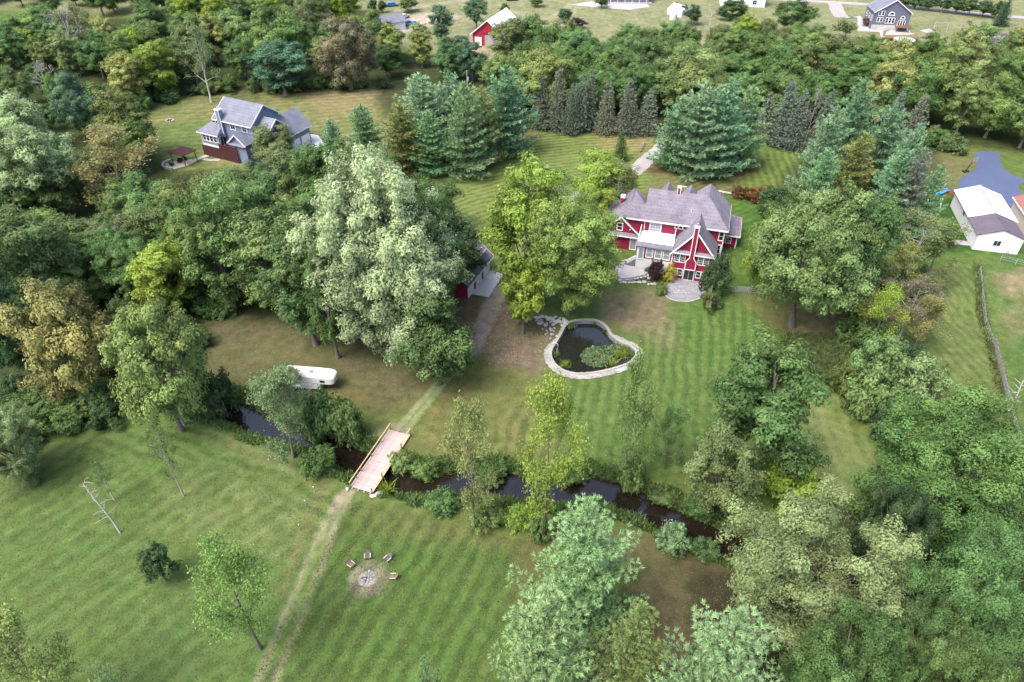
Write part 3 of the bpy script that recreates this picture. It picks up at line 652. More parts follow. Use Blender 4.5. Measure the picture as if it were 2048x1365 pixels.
# ---------------------------------------------------------------- detached garage
ga = empty("garage", (-6.76, 96.12, 0), R_(68.8), "detached red garage with white doors and a roof dormer", "garage")
MB().box(-1.4, 7.9, 0, 6.4, -.2, 2.95).build("wall", RED, ga)
MB().prism([(-1.4, 0, 2.94), (-1.4, 6.4, 2.94), (-1.4, 3.2, 5.9)], (9.3, 0, 0)).build("gable_wall", RED, ga)
for s, v0 in ((0, -.5), (1, 6.9)): MB().slab([(-1.9, v0, 2.65), (8.6, v0, 2.65), (8.6, 3.2, 6.1), (-1.9, 3.2, 6.1)], .16).build("roof", ROOF, ga)
MB().box(-1.9, 8.6, -.56, -.5, 2.38, 2.6).build("fascia", WHITE, ga); MB().bar((8.62, -.5, 2.5), (8.62, 3.2, 5.96), .08, .22).build("rake_board", WHITE, ga)
for u0 in (-1.2, 2.05, 5.3):
    d_ = MB().box(u0 - .12, u0 + 2.3, -.05, 0, 0, 2.42).build("door_surround", WHITE, ga); p_ = MB()
    for k in range(4): p_.box(u0, u0 + 2.18, -.09, -.051, .02 + k * .57, .57 + k * .57)
    p_.build("garage_door", WSTUCCO, d_)
MB().box(7.78, 7.96, -.05, .12, 0, 2.6).build("corner_board", WHITE, ga)
d_ = MB().box(4.9, 6.7, .75, 2.6, 3.7, 5.0).build("dormer", RED, ga)
MB().slab([(4.5, .3, 4.75), (7.1, .3, 4.75), (7.1, 3.0, 5.75), (4.5, 3.0, 5.75)], .14).build("roof", ROOF, d_); MB().box(4.45, 7.15, .24, .3, 4.5, 4.72).build("fascia", WHITE, d_)
MB().box(6.69, 6.75, .72, 2.2, 3.6, 5.05).build("side_panel", WHITE, d_)
window(ga, 6.76, 1.4, 4.0, .5, .6, R_(90), 1, 1, .06); MB().box(-.6, .2, .35, 1.2, 3.0, 3.9).build("dormer", WHITE, ga)
window(ga, 7.9, 3.2, 1.0, .9, 1.2, R_(90))
# ---------------------------------------------------------------- the blue house
bh = empty("blue_house", (-67.2, 149.1, 2.0), R_(-27), "blue-grey two-storey house with white trim and red-brown deck", "house")
MB().box(2.9, 13.2, .9, 9.2, -.3, 8.3).build("wall", BLUES, bh)
MB().prism([(2.9, .9, 8.25), (2.9, 9.2, 8.25), (2.9, 5.05, 11.1)], (10.3, 0, 0)).build("gable_wall", BLUES, bh)
for v0 in (.35, 9.75): MB().slab([(2.5, v0, 8.1), (13.6, v0, 8.1), (13.6, 5.05, 11.4), (2.5, 5.05, 11.4)], .16).build("roof", BROOF, bh)
MB().box(2.5, 13.6, .28, .35, 7.8, 8.03).build("fascia", WHITE, bh)
for u0 in (2.47, 13.62):
    for v0 in (.35, 9.75): MB().bar((u0, v0, 7.98), (u0, 5.05, 11.28), .08, .26).build("rake_board", WHITE, bh)
cm = MB().box(4.2, 5.3, .2, 1.2, 4.5, 10.2).build("chimney", BLUES, bh); t_ = MB()
for x in (4.18, 5.2): t_.box(x, x + .12, .15, .2, 5.2, 10.1)
t_.box(4.1, 5.4, .1, 1.3, 10.2, 10.45); t_.build("trim", WHITE, cm); MB().tube([(4.75, .7, 10.45), (4.75, .7, 10.9)], .2).build("flue", GALV, cm)
for uc, wz in ((3.5, 6.3), (7.7, 6.4), (11.0, 6.4)): window(bh, uc, .9, wz, 1.2, 1.3, 0, 2, 2)
window(bh, 8.0, .9, 3.6, 1.2, 1.3, 0, 2, 2)
# porch room on posts, deck
MB().box(-.6, 4.5, -1.0, 3.0, 2.5, 5.3).build("porch_wall", BLUES, bh)
MB().slab([(-1.1, -1.5, 5.25), (5.0, -1.5, 5.25), (4.4, 1.2, 6.9), (1.0, 1.2, 6.9)], .14).build("porch_roof", BROOF, bh)
MB().slab([(-1.1, -1.5, 5.25), (1.0, 1.2, 6.9), (1.0, 2.2, 6.9), (-1.1, 3.4, 5.25)], .14).build("porch_roof", BROOF, bh)
MB().slab([(5.0, -1.5, 5.25), (5.0, .9, 5.25), (4.4, 1.2, 6.9)], .14).build("porch_roof", BROOF, bh)
MB().box(-1.15, 5.05, -1.58, -1.5, 4.95, 5.2).build("fascia", WHITE, bh)
for k in range(4): window(bh, .35 + k * 1.05, -1.0, 3.4, .75, 1.4, 0, 1, 2, .13)
for u0 in (-.62, 4.4): MB().box(u0, u0 + .14, -1.06, -.9, -.2, 5.2).build("corner_board", WHITE, bh)
MB().box(-.6, 4.5, -1.05, -1.0, 2.2, 2.6).build("band", WHITE, bh)
window(bh, 4.52, .2, 2.6, 1.5, 2.0, R_(90), 2, 1, name="sliding_door")
d_ = MB().box(4.6, 9.2, -1.4, .85, 2.25, 2.5).build("deck", DKW, bh); r_ = MB()
for k in range(14): x = -.5 + k * .75; r_.box(x, x + .7, -1.62, -1.55, 0, 2.4 if x < 4.3 else 3.4)
r_.build("deck_skirting", DKW, d_); MB().box(4.4, 9.9, -1.68, -1.5, 3.4, 3.5).build("handrail", DKW, d_)
# front small gable, right gable, garage
g_ = MB(); gable_wall(g_, 8.0, 12.4, -1.2, 1.0, 0, 4.6, 6.4).build("gable_wall", BLUES, bh); gable_roof(bh, 8.0, 12.4, -1.2, 1.0, 4.6, 6.4, BROOF, back=3.0)
MB().slab([(8.0, -1.2, 4.4), (12.4, -1.2, 4.4), (12.4, -1.8, 4.1), (8.0, -1.8, 4.1)], .1).build("pent_roof", BROOF, bh)
window(bh, 9.2, -1.2, 1.0, 1.0, 2.0, 0, 2, 1)
MB().box(12.5, 16.6, 1.2, 7.5, -.2, 6.6).build("wall", BLUES, bh)
MB().prism([(16.6, 1.2, 6.55), (16.6, 7.5, 6.55), (16.6, 4.35, 8.9)], (-5, 0, 0)).build("gable_wall", BLUES, bh)
for v0 in (.7, 8.0): MB().slab([(10.5, v0, 6.3), (17.1, v0, 6.3), (17.1, 4.35, 9.15), (10.5, 4.35, 9.15)], .15).build("roof", BROOF, bh)
for v0 in (.7, 8.0): MB().bar((17.14, v0, 6.2), (17.14, 4.35, 9.03), .1, .26).build("rake_board", WHITE, bh)
window(bh, 16.62, 4.3, 4.2, 1.4, 1.3, R_(90), 2, 2)
MB().box(9.5, 16.4, 7.6, 14.5, 0, 4.4).build("garage_wall", BLUES, bh)
MB().prism([(9.5, 14.45, 4.3), (16.4, 14.45, 4.3), (12.95, 14.45, 7.3)], (0, -6.9, 0)).build("gable_wall", BLUES, bh)
for u0 in (9.0, 16.95): MB().slab([(u0, 7.4, 4.25), (u0, 15.0, 4.25), (12.95, 15.0, 7.6), (12.95, 7.4, 7.6)], .15).build("roof", BROOF, bh)
MB().box(16.93, 17.0, 7.4, 15.0, 3.9, 4.2).build("fascia", WHITE, bh)
for v0 in (8.2, 11.4): MB().box(16.41, 16.48, v0, v0 + 2.7, 0, 2.6).build("garage_door", WHITE, bh)
zd = Zp(320, 180, 5.69)
sheet("white_concrete_drive", P2(zd((1500, 560), (1690, 505), (1800, 520), (1850, 580), (1910, 690), (1700, 740), (1500, 720), (1380, 660))), 2.0, mat("white_concrete", (.52, .50, .48), .85, .2, .08, 1), thick=.1, lift=.05)
ribbon("patio_walk", zd((360, 810), (480, 770), (600, 725)), [.7, .6, .6], PALE, .04); ribbon("patio_walk", zd((490, 790), (560, 800), (680, 800)), [.5, .5, .5], PALE, .045)
sheet("pergola_patio", P2(zd((60, 850), (150, 820), (360, 790), (420, 810), (300, 870), (160, 905), (80, 900))), 2.0, PALE, thick=.1, lift=.05)
pb = at(*zd((290, 830))[0]); pg = empty("pergola", (pb[0], pb[1], 2.0), R_(-27), "brown timber pergola left of the blue house", "pergola")
for x in (-1.9, 1.9):
    for y in (-1.6, 1.6): MB().box(x - .08, x + .08, y - .08, y + .08, 0, 2.4).build("post", BRW, pg)
for y in (-1.7, 1.6): MB().box(-2.2, 2.2, y, y + .1, 2.4, 2.58).build("beam", BRW, pg)
for k in range(15): x = -2.2 + k * .305; MB().box(x, x + .2, -2.0, 2.0, 2.58 + .02, 2.7).build("slat", DKW, pg)
cw = at(*zd((75, 870))[0]); mb = MB(); pr_ = [(cw[0] + 3.2 * math.cos(a) + 2.4, cw[1] + 2.6 * math.sin(a) + .6) for a in np.linspace(2.3, 4.6, 12)]
for a, b in zip(pr_[:-1], pr_[1:]): mb.bar((a[0], a[1], 2.3), (b[0], b[1], 2.3), .45, .6)
tag(mb.build("seat_wall", PALE), "low curved white stone seat wall beside the pergola", "stone wall")
for i, (x, y) in enumerate(zd((225, 830), (290, 805), (140, 870), (255, 815))):
    p = at(x, y); ch_ = empty("patio_chair", (p[0], p[1], 2.06), i * 1.3, ("dark patio chair under the pergola's left half", "dark patio chair under the pergola's right half", "dark patio chair outside by the curved seat wall", "dark patio chair at the pergola's middle")[i], "chair", "dark patio chairs at the pergola")
    MB().box(-.35, .35, -.35, .35, .25, .42).build("seat", BLACK, ch_); MB().box(-.35, .35, .28, .38, .42, .95).build("backrest", BLACK, ch_)
    for x_ in (-.33, .25): MB().box(x_, x_ + .08, -.33, .3, .42, .62).build("armrest", BLACK, ch_)
    for x_ in (-.3, .24):
        for y_ in (-.3, .24): MB().box(x_, x_ + .06, y_, y_ + .06, 0, .25).build("leg", BLACK, ch_)
p = at(*zd((110, 352))[0]); fpit = empty("yard_fire_ring", tuple(p), 0, "small reddish fire ring on the blue house's lawn", "fire ring")
for k in range(10): a = k * .628; o = mesh_obj("stone", ROCKS[k % 6], fpit, (.9 * math.cos(a), .9 * math.sin(a), .12), a); o.scale = (.3, .22, .25)
MB().tube([(0, 0, 0), (0, 0, .12)], .75, 12).build("fire_bowl", DKW, fpit)
# ---------------------------------------------------------------- white pole barn and neighbours on the right
pb_ = empty("pole_barn", (81.3, 107.2, 2.0), R_(-14.5), "long white pole barn, half its roof white metal, half dark shingles", "barn")
MB().box(0, 7.2, 0, 17.0, -.2, 3.0).build("wall", WSTUCCO, pb_)
MB().prism([(0, 0, 2.98), (7.2, 0, 2.98), (3.6, 0, 4.25)], (0, 17.0, 0)).build("gable_wall", WSTUCCO, pb_)
DSH = mat("dark_shingle", (.10, .082, .105), .9, .15, .2, 3, .4, 10)
for s in (0, 1):
    u0 = -.3 if s == 0 else 7.5
    MB().slab([(3.6, -.15, 4.42), (3.6, 6.0, 4.42), (u0, 6.0, 3.02), (u0, -.15, 3.02)], .12).build("shingle_roof", DSH, pb_)
    r_ = MB().slab([(3.6, 6.05, 4.62), (3.6, 17.3, 4.62), (u0 * 1.06 - (.1 if s == 0 else .1), 17.3, 3.2), (u0 * 1.06 - .1, 6.05, 3.2)], .12).build("metal_roof", METALW, pb_)
    rb = MB()
    for k in range(16):
        y = 6.4 + k * .7; rb.bar((3.6, y, 4.64), (u0, y, 3.24), .05, .04)
    rb.build("roof_rib", METALW, r_)
MB().box(3.35, 3.85, 6.05, 17.3, 4.64, 4.72).build("ridge_cap", GALV, pb_)
window(pb_, 3.4, 0, 1.2, 1.1, 1.0, 0, 2, 1, .05); MB().box(-.1, -.02, 9.0, 9.8, 2.0, 2.7).build("wall_vent", BRW, pb_); MB().box(-.06, -.01, 5.9, 6.05, 0, 3).build("joint_strip", GREYW, pb_)
wh = empty("tan_roofed_house", tuple(flat_at(2075, 470, 2.0)), R_(-14), "cream house with red-brown roof cut by the right edge", "house")
MB().box(-2.6, 6, -3, 8, 0, 3.2).build("wall", mat("cream_siding", (.48, .42, .37), .7, .2, .08, 2, lines=(2, .2, .15)), wh)
MB().slab([(-3.0, -3.4, 3.2), (-3.0, 8.4, 3.2), (2.0, 8.4, 5.4), (2.0, -3.4, 5.4)], .15).build("roof", mat("redbrown_shingle", (.20, .095, .08), .9, .15, .2, 4), wh)
MB().slab([(7.0, -3.4, 3.2), (7.0, 8.4, 3.2), (2.0, 8.4, 5.4), (2.0, -3.4, 5.4)], .15).build("roof", MATS["redbrown_shingle"], wh)
MB().box(-3.05, -2.98, -3.4, 8.4, 2.9, 3.15).build("fascia", WHITE, wh); window(wh, -.5, -3.0, 1.2, 1.0, 1.1, 0, 2, 2)
p = at(*zb((440, 295))[0]); bk = empty("basketball_hoop", tuple(p), R_(200), "black portable basketball hoop beside the asphalt driveway", "basketball hoop")
MB().box(-.6, .6, -.4, .4, 0, .25).build("base", BLACK, bk); MB().bar((0, 0, .2), (0, .9, 3.3), .12).build("pole", BLACK, bk)
b_ = MB().box(-.7, .7, 1.1, 1.15, 2.7, 3.6).build("backboard", GREYW, bk); MB().tube([(.23 * math.cos(a), 1.42 + .23 * math.sin(a), 2.95) for a in np.linspace(0, 6.28, 13)], .02, 5).build("rim", mat("orange_paint", (.5, .12, .03)), b_)
p = at(*zb((165, 545))[0]); sl2 = empty("play_slide", tuple(p), R_(15), "blue plastic play set beside the pine group", "play set"); BLU = mat("blue_plastic", (.03, .23, .55), .4, .4)
MB().slab([(-1.1, -.5, .25), (.9, -.5, .9), (.9, .5, .9), (-1.1, .5, .25)], .08).build("slide", BLU, sl2); MB().box(.9, 1.7, -.5, .5, .8, .95).build("platform", BLU, sl2)
for x in (.95, 1.6):
    for y in (-.45, .4): MB().box(x, x + .08, y, y + .08, 0, 1.5).build("post", BRW, sl2)
p = at(*zb((175, 460))[0]); MB_ = empty("lawn_cart", tuple(p), .4, "small white cart parked by the blue play set", "cart"); MB().box(-.7, .7, -.4, .4, .3, .8).build("tub", TRAILW, MB_); MB().box(-.5, .6, -.32, .32, .8, .84).build("load", BLACK, MB_)
for y in (-.45, .41): MB().tube([(0, y, .25), (0, y + .05, .25)], .25, 10).build("wheel", BLACK, MB_)
p = at(*zb((265, 545))[0]); fr = empty("wood_fence_panel", tuple(p), R_(-10), "short brown picket fence panel next to the asphalt", "fence"); RBW = mat("red_cedar", (.26, .10, .06), .8, .15, .2, 4)
for k in range(12): MB().box(-1.5 + k * .25, -1.3 + k * .25, -.02, .02, 0, 1.1).build("picket", RBW, fr)
for z in (.3, .85): MB().box(-1.5, 1.45, .021, .08, z, z + .09).build("rail", RBW, fr)
p = at(*zb((60, 715))[0]); pf = empty("white_swing_frame", tuple(p), R_(8), "white timber frame with a seat below the pine group", "swing frame")
for s in (-1, 1): MB().bar((s * 1.4, -.8, 0), (s * 1.4, 0, 2.2), .12).build("leg", WHITE, pf); MB().bar((s * 1.4, .8, 0), (s * 1.4, 0, 2.2), .12).build("leg", WHITE, pf)
MB().bar((-1.7, 0, 2.25), (1.7, 0, 2.25), .14).build("crossbeam", WHITE, pf); MB().box(-.7, .7, -.25, .25, .5, .58).build("seat", BLACK, pf); MB().box(-.7, .7, .22, .28, .58, 1.0).build("backrest", BLACK, pf)
p = at(*zb((410, 1080))[0]); rp = empty("wooden_ramp", tuple(p), R_(-12), "grey wooden platform at the pole barn's front left corner", "platform")
for k in range(9): MB().box(-1.6 + k * .36, -1.27 + k * .36, -.8, .8, .12, .18).build("plank", GREYW, rp)
for y in (-.7, .6): MB().box(-1.6, 1.6, y, y + .1, 0, .12).build("joist", GREYW, rp)
p = at(*zb((880, 1250))[0]); tr_ = empty("plant_trellis", (p[0], p[1] + .2, p[2]), R_(-14), "pointed wire trellis leaning at the pole barn's front wall", "trellis"); t_ = MB()
for a, b in (((-.6, 0, 0), (0, .1, 1.5)), ((.6, 0, 0), (0, .1, 1.5)), ((-.4, .03, .5), (.4, .03, .5)), ((-.2, .06, 1.0), (.2, .06, 1.0))): t_.bar(a, b, .05)
t_.build("frame", BLACK, tr_)
# ---------------------------------------------------------------- far farm: red barn, shed, houses
rb_ = empty("red_barn", (-12.4, 233.0, 2.0), R_(-20), "red barn with pale metal roof and weathered doors", "barn")
rb_.scale = (1.15, 1.15, 1.15)
MB().box(0, 9.0, 0, 14, -.2, 3.2).build("wall", mat("barn_red", (.26, .02, .035), .8, .15, .25, 1.5), rb_)
MB().prism([(0, 0, 3.15), (9, 0, 3.15), (4.5, 0, 6.6)], (0, 14, 0)).build("gable_wall", MATS["barn_red"], rb_)
for u0 in (-.5, 9.5): MB().slab([(4.5, -.5, 6.85), (4.5, 14.5, 6.85), (u0, 14.5, 2.9), (u0, -.5, 2.9)], .14).build("roof", METALW, rb_)
for u0 in (-.5, 9.5): MB().bar((4.5, -.53, 6.72), (u0, -.53, 2.78), .06, .22).build("rake_board", WHITE, rb_)
d_ = MB().box(3.6, 6.2, -.08, 0, 0, 3.0).build("barn_door", GREYW, rb_); MB().box(3.4, 6.6, -.14, -.081, 3.0, 3.35).build("door_track", BLACK, d_); MB().box(6.3, 8.9, -.05, 0, 0, 2.4).build("weathered_boards", GREYW, rb_); MB().box(.6, 2.6, -.05, 0, 0, 2.2).build("garage_door", WSTUCCO, rb_)
MB().box(9.0, 12.0, 1.0, 8.0, 0, 2.6).build("lean_to", GREYW, rb_)
p = flat_at(1076, 64, 2.0); bx_ = empty("white_box_trailer", tuple(p), R_(-5), "small white box trailer with red top edge beside the red barn", "trailer")
MB().box(-2, 2, -1, 1, .5, 2.6).build("body", TRAILW, bx_); MB().box(-2.02, 2.02, -1.02, 1.02, 2.6, 2.75).build("roof", mat("faded_red", (.45, .2, .18)), bx_)
for y in (-1.05, .9): MB().tube([(0, y, .4), (0, y + .15, .4)], .4, 10).build("wheel", BLACK, bx_)
sh = empty("far_white_shed", (-43.6, 246.5, 2.0), R_(32), "long white shed with blue-grey roof on the far yard", "shed")
MB().box(0, 9, 0, 6, 0, 2.8).build("wall", WSTUCCO, sh); MB().prism([(0, 0, 2.75), (0, 6, 2.75), (0, 3, 4.4)], (9, 0, 0)).build("gable_wall", WSTUCCO, sh)
for v0 in (-.4, 6.4): MB().slab([(-.4, v0, 2.6), (9.4, v0, 2.6), (9.4, 3, 4.6), (-.4, 3, 4.6)], .13).build("roof", BROOF, sh)
MB().box(9.0, 9.06, 1.5, 4.5, 0, 2.3).build("garage_door", WHITE, sh)
def car(name, loc, rz, paint, label, cat, pickup=False):
    e = empty(name, loc, rz, label, cat); L = 5.6 if pickup else 4.6
    prof = [(0, .45), (L, .45), (L, .95), (L - 1.5, 1.08), (L - 2.0, 1.75), (L - 3.3, 1.78), (L - 3.5, 1.1), (0, 1.05)] if pickup else [(0, .4), (L, .4), (L, .85), (L - 1.0, .98), (L - 1.7, 1.45), (.9, 1.48), (.25, 1.0), (0, .95)]
    MB().prism([(x, -.95, z) for x, z in prof], (0, 1.9, 0)).build("body", paint, e)
    a = L - 2.0 if pickup else L - 1.7; b = L - 3.3 if pickup else .9
    for y in (-.965, .955): MB().prism([(a + .25, y, 1.1), (a - .05, y, 1.62 if pickup else 1.38), (b + .1, y, 1.62 if pickup else 1.4), (b - .0, y, 1.1)], (0, .01, 0)).build("side_window", GLASS, e)
    MB().slab([(a + .08, -.8, 1.62 if pickup else 1.4), (a + .08, .8, 1.62 if pickup else 1.4), (a + .5, .8, 1.14 if pickup else 1.02), (a + .5, -.8, 1.14 if pickup else 1.02)], .03).build("windscreen", GLASS, e)
    if pickup: MB().box(.15, L - 3.6, -.75, .75, 1.06, 1.07).build("bed", BLACK, e)
    for x in (.95, L - 1.0):
        for y in (-.98, .76): w_ = MB().tube([(x, y, .36), (x, y + .22, .36)], .36, 12).build("wheel", BLACK, e)
    for y in (-.8, .5): MB().box(L, L + .03, y, y + .3, .7, .85).build("headlight", PALE, e)
    return e
p = flat_at(820, 53, 2.0); car("pickup_truck", (p[0] + 2, p[1] + 2, 2.0), R_(205), mat("blue_paint", (.03, .11, .30), .25, .6), "dark blue pickup truck on the far dirt yard", "pickup", True)
p = flat_at(800, 40, 2.0); car("white_car", (p[0], p[1], 2.0), R_(60), TRAILW, "white vehicle beside the far white shed", "car")
p = flat_at(772, 14, 2.0); car("blue_car", (p[0], p[1], 2.0), R_(20), MATS["blue_paint"], "small blue car half behind the far dark trees", "car")
p = flat_at(1012, 2, 2.0); car("black_car", (p[0], p[1], 2.0), R_(10), BLACK, "dark car at the top edge of the far field", "car")
fh = empty("porch_house", tuple(flat_at(1250, 4, 2.0)), R_(-4), "pale house with covered porch at the top edge", "house")
MB().box(-9, 9, 0, 9, 0, 5.5).build("wall", mat("pale_siding", (.40, .385, .43), .7, .2, .08, 2, lines=(2, .2, .15)), fh); MB().slab([(-10, -2.6, 2.8), (10, -2.6, 2.8), (10, 0, 3.4), (-10, 0, 3.4)], .15).build("porch_roof", BROOF, fh)
for k in range(7): MB().box(-8.4 + k * 2.7, -8.2 + k * 2.7, -2.4, -2.2, .2, 2.7).build("porch_post", WHITE, fh)
for k in range(5): window(fh, -7 + k * 3.4, 0, .9, 1.0, 1.3, 0, 2, 2)
MB().box(-10, 10, -2.7, 0, 0, .25).build("porch_floor", CONC, fh); MB().slab([(-9.5, -.5, 5.5), (9.5, -.5, 5.5), (9.5, 4.5, 8.5), (-9.5, 4.5, 8.5)], .15).build("roof", BROOF, fh)
sheet("porch_house_terrace", P2([(1140, 10), (1190, 2), (1290, 6), (1300, 14), (1260, 20), (1200, 16)]), 2.0, CONC, thick=.1, lift=.04)
w2 = empty("far_white_house", tuple(flat_at(1490, 14, 2.0)), R_(-10), "white two-storey house at the top edge", "house")
MB().box(-9, 7, 0, 9, 0, 6.0).build("wall", WSTUCCO, w2)
for k in range(4): window(w2, -7 + k * 3.8, 0, 3.8, 1.6, 1.1, 0, 2, 2); 
for k in range(3): window(w2, -6 + k * 4.6, 0, .9, 1.4, 1.4, 0, 2, 2)
MB().slab([(-9.5, -.5, 6.0), (7.5, -.5, 6.0), (7.5, 4.5, 9), (-9.5, 4.5, 9)], .15).build("roof", BROOF, w2)
tn = empty("white_tent_shed", tuple(flat_at(1374, 34, 2.0)), R_(35), "white pitched canvas shelter on the far field", "tent")
MB().prism([(-3, 0, 0), (3, 0, 0), (3, 0, 1.8), (0, 0, 3.4), (-3, 0, 1.8)], (0, 7, 0)).build("canvas", TRAILW, tn)
tk = empty("white_tank", tuple(flat_at(1346, 40, 2.0)), 0, "white rounded tank left of the canvas shelter", "tank")
MB().tube([(0, 0, .1), (0, 0, 1.9), (0, 0, 2.3), (0, 0, 2.5)], [1.3, 1.3, 1.0, .3], 16).build("shell", TRAILW, tk, smooth=False); MB().tube([(0, 0, 2.5), (0, 0, 2.62)], .25, 10).build("lid", GALV, tk)
# grey gabled house, top right
gh = empty("grey_gabled_house", (121.0, 250.8, 2.0), R_(-8), "slate-grey gabled house with white arched windows at the top right", "house")
MB().box(0, 11.5, 0, 10, -.2, 5.6).build("wall", GREYS, gh); g_ = MB(); gable_wall(g_, 0, 11.5, .01, 9.9, 5.5, 5.6, 9.4).build("gable_wall", GREYS, gh)
gable_roof(gh, 0, 11.5, 0, 10, 5.6, 9.4, BROOF, oh=.4); MB().box(-.02, 8.5, -.12, 0, -.1, 1.6).build("stone_base", STONE, gh)
for uc in (1.6, 2.6): window(gh, uc, 0, 2.6, .7, 1.2, 0, 1, 2, .14); window(gh, uc, 0, 4.6, .7, 1.2, 0, 1, 2, .14)
for uc, w0, sc_ in ((5.4, 2.3, 1.0), (9.2, 1.8, .8)):
    for k in (-1, 0, 1): window(gh, uc + k * 1.0 * sc_, 0, w0, .7 * sc_, 1.5 * sc_, 0, 1, 2, .15)
    f_ = MB(); R1, R2 = 1.0 * sc_, .72 * sc_; z0 = w0 + 2.5 * sc_
    for i in range(10):
        a, b = math.pi * i / 10, math.pi * (i + 1) / 10; f_.prism([(uc + R2 * math.cos(a), -.07, z0 + R2 * math.sin(a)), (uc + R1 * math.cos(a), -.07, z0 + R1 * math.sin(a)), (uc + R1 * math.cos(b), -.07, z0 + R1 * math.sin(b)), (uc + R2 * math.cos(b), -.07, z0 + R2 * math.sin(b))], (0, .07, 0))
    f_.box(uc - R1, uc + R1, -.07, 0, z0 - .25, z0); wn = f_.build("arched_window", WHITE, gh)
    MB().prism([(uc + R2 * math.cos(a), -.03, z0 + R2 * math.sin(a)) for a in np.linspace(0, math.pi, 11)], (0, .03, 0)).build("pane", GLASS, wn)
for v0 in (2, 5, 8): window(gh, -.0, v0, 2.6, .9, 1.4, R_(-90), 1, 2, .15)
d_ = MB().box(7.5, 11.5, -2.6, -.05, 1.4, 1.6).build("deck", BRW, gh); r_ = MB().box(7.5, 11.5, -2.65, -2.58, 2.3, 2.4)
for k in range(14): r_.box(7.5 + k * .3, 7.56 + k * .3, -2.65, -2.58, 1.6, 2.3)
r_.build("railing", BRW, d_)
for x in (7.6, 11.3): MB().box(x, x + .14, -2.5, -2.3, 0, 1.4).build("deck_post", BRW, d_)
zn = Zp(1660, 0, 5.278)
sheet("house_terrace", P2(zn((600, 340), (720, 280), (830, 290), (850, 350), (900, 360), (650, 400), (560, 400))), 2.0, PALE, thick=.1, lift=.04)
sheet("house_walk", P2(zn((290, 330), (290, 190), (150, 180), (150, 200), (320, 170), (420, 300), (560, 320), (550, 420), (520, 340))), 2.0, CONC, thick=.1, lift=.035)
pc = at(*zn((775, 460))[0]); pl = empty("swimming_pool", tuple(pc), R_(-4), "round above-ground pool with brown deck below the grey house", "pool")
MB().tube([(0, 0, 0), (0, 0, 1.2)], 3.3, 28).build("pool_wall", GREYW, pl); MB().tube([(0, 0, 1.2), (0, 0, 1.22)], 3.1, 28).build("pool_cover", mat("pool_cover", (.33, .45, .58), .4, .4), pl)
d_ = MB()
for k in range(12): d_.box(-5 + k * .9, -4.14 + k * .9, 2.0, 5.2, 1.05, 1.15)
d_ = d_.build("deck", BRW, pl); MB().box(-4.6, 5.0, -3.9, -3.7, .9, 1.05).build("rail", BRW, d_); MB().box(-4.5, 5.0, -3.85, -3.75, .1, .9).build("skirting", DKW, d_)
gz_ = empty("canopy_tent", tuple(at(*zn((1010, 410))[0])), R_(10), "grey pop-up canopy beside the pool", "canopy")
for x in (-1.6, 1.6):
    for y in (-1.3, 1.3): MB().bar((x, y, 0), (x, y, 2.1), .07).build("pole", GALV, gz_)
MB().prism([(-1.8, -1.5, 2.1), (1.8, -1.5, 2.1), (1.8, 1.5, 2.1), (-1.8, 1.5, 2.1)], (0, 0, .15)).build("valance", GREYW, gz_)
m_ = MB(); a = [(-1.8, -1.5, 2.26), (1.8, -1.5, 2.26), (1.8, 1.5, 2.26), (-1.8, 1.5, 2.26)]
for i in range(4): m_.poly([a[i], a[(i + 1) % 4], (0, 0, 3.1)])
m_.build("canopy", GREYW, gz_)
s2 = empty("navy_barn_shed", (149.6, 237.5, 2.0), R_(-8), "navy garden shed with rounded gambrel roof and white trim", "shed")
MB().box(0, 5.2, 0, 3.2, 0, 2.0).build("wall", mat("navy_siding", (.10, .11, .17), .6, .3, .1, 2), s2)
pr2 = [(0, 2.0), (.35, 2.75), (1.0, 3.2), (1.6, 3.35), (2.2, 3.2), (2.85, 2.75), (3.2, 2.0)]
MB().prism([(-.15, y, z) for y, z in pr2], (5.5, 0, 0)).build("roof", mat("navy_metal", (.07, .085, .17), .35, .5), s2)
t_ = MB()
for a, b in zip(pr2[:-1], pr2[1:]): t_.bar((-.2, a[0], a[1]), (-.2, b[0], b[1]), .08, .16)
for x in (-.03, 5.1): t_.box(x, x + .13, -.04, .08, 0, 2.0)
t_.box(-.02, 5.2, -.05, 0, 1.85, 2.05); t_.build("trim", WHITE, s2); MB().box(1.2, 2.6, -.06, 0, .05, 1.6).build("door", WSTUCCO, s2); MB().box(-.06, 0, .9, 2.2, 0, 1.7).build("door", WSTUCCO, s2)
sw = empty("swing_set", tuple(at(*zn((1220, 330))[0])), R_(-12), "thin metal swing set on the lawn beside the navy shed", "swing set"); 
MB().bar((-4, 0, 2.6), (4, 0, 2.6), .09).build("crossbar", GALV, sw)
for x in (-4, 0, 4):
    for y in (-1, 1): MB().bar((x, y, 0), (x, 0, 2.6), .07).build("leg", GALV, sw)
